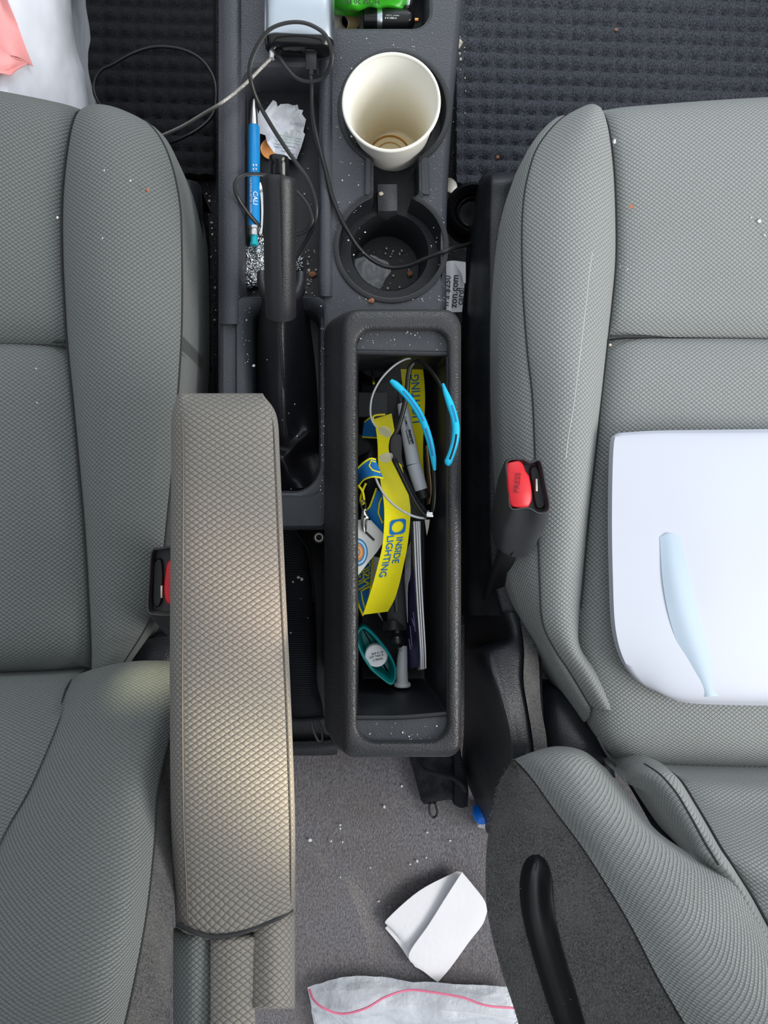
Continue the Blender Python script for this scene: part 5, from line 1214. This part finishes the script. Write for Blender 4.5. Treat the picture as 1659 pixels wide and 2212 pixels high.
mk('screw_cap', lathe([(.0108, -.012), (.0111, -.010), (.0111, .0006), (.0104, .0018), (.0098, .0012), (.0004, .0012)], 36, Mw), M['white_pl'], wb, sharp=40)
for i, (s, dx, dy) in enumerate((('EXP 01 24', .001, .0026), ('LOT 7A02 B', 0, -.0004), ('2 300242', .0016, -.0034))):
    mk('lettering', xf(textmesh(s, 0, None, None, .02), Mw @ Matrix.Translation((dx, dy, .0016)) @ Matrix.Rotation(.2, 4, 'Z') @ Matrix.Diagonal((.0026, .0026, 1, 1))), M['ink_dark'], wb, sharp=80)

# frosted wall plug
wp = thing('plastic_tube', 'frosted clear plastic tube with flange standing against the violet booklet', 'tube', P(868, 1440, FLB+.01))
mk('tube_body', tube(W([(871, 1395, .272), (869, 1420, .274), (868, 1450, .275), (869, 1477, .275)]), [.0040, .0052, .0058, .0060], 20), M['plug'], wp)
mk('flange', tube(W([(869, 1475, .275), (869, 1478, .275), (869, 1482, .275)]), [.0078, .0086, .0082], 24), M['plug'], wp, sharp=50)
mk('screw_thread', ctube([(872, 1405, .276), (866, 1411, .278), (872, 1419, .276), (865, 1426, .278), (872, 1434, .276), (865, 1441, .278), (872, 1449, .276), (865, 1456, .278), (871, 1463, .276)], .0008, 6, 5), M['white_pl'], wp)

# booklets and papers standing on edge along the right wall
bk = thing('booklet', 'dark violet printed booklet standing on edge in the bin', 'booklet', P(890, 1350, FLB))
R = patch([[(872, 1232, .266), (893, 1230, .305)], [(874, 1330, .266), (897, 1325, .305)], [(878, 1400, .266), (902, 1396, .303)], [(880, 1447, .266), (904, 1440, .300)]], 4, 4)
mk('cover', thick(R, .0008), M['purple'], bk, sharp=40)
TK = bvh(R)
for i, (x, y0, y1) in enumerate(((893, 1322, 1364), (890, 1336, 1352), (886, 1352, 1396), (883, 1380, 1402))):
    mk('printed_line', tube([drop(TK, x+4*k/8, y0+(y1-y0)*k/8, .0005, .29) for k in range(9)], .0004, 5, .5), M['lilac'], bk)
for i, (xt, xm, xb, dz, lb) in enumerate(((893, 901, 909, 0, 'white folded paper standing next to the violet booklet'), (899, 906, 913, .001, 'middle white folded paper standing on edge in the bin'), (903, 911, 918, .002, 'white folded paper nearest the bin right wall'))):
    pa = thing('folded_paper', lb, 'paper', P(xm, 1300, FLB), 'papers standing in the bin')
    R = patch([[(xt-8, 1128, .256), (xt, 1126, .318+dz)], [(xt-7, 1200, .256), ((xt+xm)/2-1, 1200, .320+dz)], [(xm-7, 1300, .256), (xm, 1300, .320+dz)], [(xb-8, 1400, .256), (xb-1, 1400, .318+dz)], [(xb-8, 1448, .256), (xb, 1446-i, .312+dz)]], 4, 3)
    mk('sheet_front', thick(R, .0012), M['paper'], pa, sharp=50)
    mk('sheet_back', thick([[p+Vector((.0018, 0, -.001-.002*k)) for p in r] for k, r in enumerate(R)], .0005), M['paper'], pa, sharp=50)
cp = thing('torn_paper', 'torn grey paper edge between lanyard and violet booklet', 'paper', P(880, 1270, .27))
mk('paper_sheet', smooth_sheet([[(876, 1200, .285), (886, 1170, .294)], [(874, 1240, .285), (886, 1240, .294)], [(873, 1280, .282), (880, 1270, .290)], [(874, 1340, .278), (880, 1345, .284)]]), M['receipt'], cp)
kb = thing('cardboard_strip', 'brown cardboard strip standing behind the grey marker', 'cardboard', P(922, 1030, .27))
mk('board', thick(patch([[(917, 965, .28), (921, 962, .315)], [(919, 1010, .28), (926, 1008, .318)], [(922, 1060, .28), (930, 1058, .318)], [(921, 1090, .28), (926, 1088, .312)]], 4, 3), .0012), M['kraft'], kb)
kn = thing('craft_blade', 'pointed blade tip below the spectacles hinge', 'blade', P(924, 1140, .28))
mk('blade', prism(W([(917, 1122, .300), (929, 1122, .300), (927, 1138, .300), (922, 1158, .300), (919, 1138, .300)][::-1]), .0012, .0003), M['nickel'], kn)

# dark things deep in the front of the bin
dk = thing('flashlight', 'black tubular torch standing deep in the front left corner of the bin', 'torch', P(800, 810, FLB))
mk('torch_body', xf(lathe([(.016, 0), (.017, .004), (.017, .040), (.0155, .044), (.0145, .041), (.0008, .040)], 32), Matrix.Translation(P(806, 800, FLB))), M['gloss'], dk, sharp=50)
mk('hand_strap', ctube([(804, 780, .292), (808, 810, .293), (806, 838, .290)], .0012, 6), M['cloth_b'], dk)
mk('yellow_mark', prism(W([(805, 812, .2925), (810, 812, .2925), (810, 830, .2925), (805, 830, .2925)][::-1]), .001, .0002), M['yellow'], dk)
db = thing('grey_box', 'dark grey flat box lying under the torch in the bin', 'box', P(795, 880, FLB))
mk('box_body', prism(rrect(768, 846, 838, 902, 4, .272), .02, .001), M['glovegrey'], db, sharp=40)
pd = thing('grey_pouch', 'dark grey folded pouch under the lanyard at the bin left wall', 'pouch', P(795, 980, FLB))
R = patch([[(770, 940, .26), (785, 938, .275), (805, 945, .272), (825, 960, .26)], [(770, 975, .265), (790, 968, .282), (810, 975, .282), (830, 990, .265)], [(772, 1020, .265), (790, 1040, .285), (812, 1040, .282), (828, 1040, .265)], [(772, 1090, .26), (790, 1090, .272), (805, 1085, .272), (820, 1080, .26)]], 6, 6)
mk('pouch_body', grid(skirt(R, .012)), M['glovegrey'], pd, sharp=60)
mk('pouch_flap', thick(patch([[(772, 936, .284), (786, 942, .288)], [(772, 960, .286), (800, 964, .290)], [(775, 985, .286), (795, 976, .290)]], 4, 4), .001), M['glovegrey'], pd)
wr = thing('white_wrapper', 'white paper corner showing under the lanyard fold', 'paper', P(820, 1330, FLB))
mk('paper_sheet', smooth_sheet([[(800, 1290, .262), (818, 1318, .264)], [(806, 1310, .262), (826, 1340, .264)], [(818, 1330, .262), (828, 1342, .264)]]), M['paper'], wr)
wr = thing('paper_strip', 'pale strip between the blue webbing and the yellow lanyard', 'paper', P(805, 1250, FLB))
mk('paper_sheet', smooth_sheet([[(800, 1200, .268), (820, 1205, .268)], [(798, 1240, .268), (812, 1245, .268)], [(797, 1280, .268), (804, 1282, .268)]]), M['card'], wr)

# ------------------------------------------------------------ crumbs and grit
def grit(name, label, spots, m, sub=0):
    V = [blob(P(x, y, z+s*.5), (s*random.uniform(.7, 1.3), s*random.uniform(.7, 1.3), s*.7), sub, .3, i) for i, (x, y, z, s) in enumerate(spots)]
    o = mk(name, join(*V), M[m], None, sharp=30); return tag(o, label, 'grit', None, 'stuff')
def sprinkle(n, x0, x1, y0, y1, z, s0, s1): return [(random.uniform(x0, x1), random.uniform(y0, y1), z, s0+(s1-s0)*random.random()**3) for _ in range(n)]
grit('grit', 'fine white grit sprinkled over the console top around the cup holders', sprinkle(50, 722, 790, 120, 640, ZC+.0002, .00025, .0011)+sprinkle(26, 930, 962, 300, 640, ZC+.0002, .00025, .0008)+sprinkle(16, 722, 960, 66, 110, ZC+.0002, .00025, .0007)+sprinkle(30, 740, 960, 640, 652, ZC+.0002, .0003, .0009), 'crumb_w')
grit('grit', 'fine pale grit in the tray around the pen and brake', sprinkle(70, 528, 686, 160, 640, ZT+.0002, .0003, .0010)+sprinkle(26, 660, 684, 540, 640, ZT+.0002, .0006, .0017)+sprinkle(26, 530, 560, 520, 640, ZT+.0002, .0005, .0014), 'crumb')
grit('grit', 'white specks on the front and rear ledges of the bin', sprinkle(26, 778, 962, 716, 756, ZB-.0088, .00025, .0008)+sprinkle(26, 782, 958, 1558, 1600, ZB-.0088, .00025, .0009), 'crumb_w')
grit('grit', 'pale crumbs on the dark carpet between driver seat and console', sprinkle(80, 430, 466, 300, 780, .003, .0004, .0018), 'crumb')
grit('grit', 'small white specks scattered on the grey rear carpet', [(x, y, .131, s) for x, y, s in ((735, 1782, .0016), (735, 1790, .0012), (670, 1815, .002), (715, 1817, .0013), (740, 1819, .0018), (923, 1798, .0017), (972, 1816, .0014), (901, 1860, .0016), (886, 1867, .0012), (921, 1853, .001), (818, 1947, .0013), (800, 1874, .0012), (868, 1698, .0016), (935, 1716, .001), (830, 1743, .002), (735, 1895, .001), (840, 1960, .001))]+sprinkle(30, 650, 1050, 1700, 2100, .131, .0003, .0008), 'crumb_w')
grit('grit', 'white lint specks on the brake boot and surround', [(p[0], p[1], .312, .0005) for p in sprinkle(26, 575, 640, 680, 930, 0, 0, 0)]+sprinkle(40, 692, 700, 660, 1120, ZC+.0035, .0003, .0008)+sprinkle(24, 512, 540, 640, 860, ZC+.0030, .0003, .0008)+[(630, 1055, ZT+.008, .0016), (642, 942, .31, .0008)], 'crumb_w')
grit('grit', 'pale crumbs on the passenger mat beside the console', [(990, 80, .022, .003), (992, 92, .022, .004), (989, 100, .022, .004), (993, 116, .022, .002), (995, 128, .022, .002), (985, 148, .022, .0015), (1003, 112, .022, .001)]+sprinkle(26, 975, 1010, 60, 330, .021, .0004, .0012), 'crumb')
grit('grit', 'white dust specks on the cloth of both front seats', [(x, y, .372, s) for x, y, s in ((282, 390, .0009), (222, 515, .001), (124, 470, .001), (225, 368, .0007), (78, 796, .0008), (80, 870, .0008))]+[(1327, 306, .353, .0022), (1270, 600, .366, .0011), (1318, 531, .357, .0009), (1355, 582, .350, .0008), (1640, 478, .355, .0018), (1622, 470, .355, .0010), (1652, 508, .355, .0012), (1340, 575, .351, .0006)], 'crumb_w')
grit('grit', 'loose grit in the bottom of the rear cup holder', sprinkle(40, 790, 900, 535, 625, .2245, .0004, .0016), 'crumb')
grit('grit', 'white specks on the black pouch beside the bin', [(645, 1247, .205, .0020), (652, 1251, .205, .0016), (633, 1257, .205, .0012), (650, 1293, .203, .0006), (665, 1335, .203, .0008), (628, 1367, .203, .001)], 'crumb_w')
def crumb(x, y, z, s, m, label, gp=None, sq=.6):
    tag(mk('crumb', blob(P(x, y, z+s*.4), (s, s*.8, s*sq), 1, .5, x), M[m], None, sharp=30), label, 'crumb', gp)
crumb(803, 649, ZC, .0035, 'crumb_r', 'reddish crumb at the foot of the bin front edge')
crumb(675, 593, ZT, .0042, 'crumb_r', 'brown triangular crumb right of the brake collar')
crumb(1075, 340, .021, .0030, 'crumb_r', 'single reddish crumb on the passenger mat near the seat corner')
crumb(1331, 64, .021, .0028, 'crumb_r', 'reddish crumb far out on the passenger mat')
crumb(318, 411, .371, .0020, 'crumb_r', 'tan crumb stuck on the driver seat bolster')
crumb(865, 636, .2245, .0032, 'crumb', 'pale crumb at the rear wall of the empty cup holder')
crumb(886, 590, .226, .0034, 'crumb_r', 'reddish crumb in the right of the empty cup holder')
crumb(823, 419, ZC-.011, .0026, 'crumb', 'pale crumb on the tab between the cup holders')
crumb(973, 430, .02, .0045, 'crumb_r', 'brown crumb on the floor under the silver coin')
crumb(1318, 745, .340, .0016, 'crumb', 'tan crumb on the passenger seat cross seam')
crumb(1363, 446, .3535, .0026, 'crumb_r', 'flat reddish crumb on the front panel of the passenger cushion', sq=.2)
crumb(548, 790, ZC+.003, .0016, 'crumb_w', 'oval white grain on the left rail of the brake surround')
def stain(x, y, z, rx, ry, col, label):
    pass
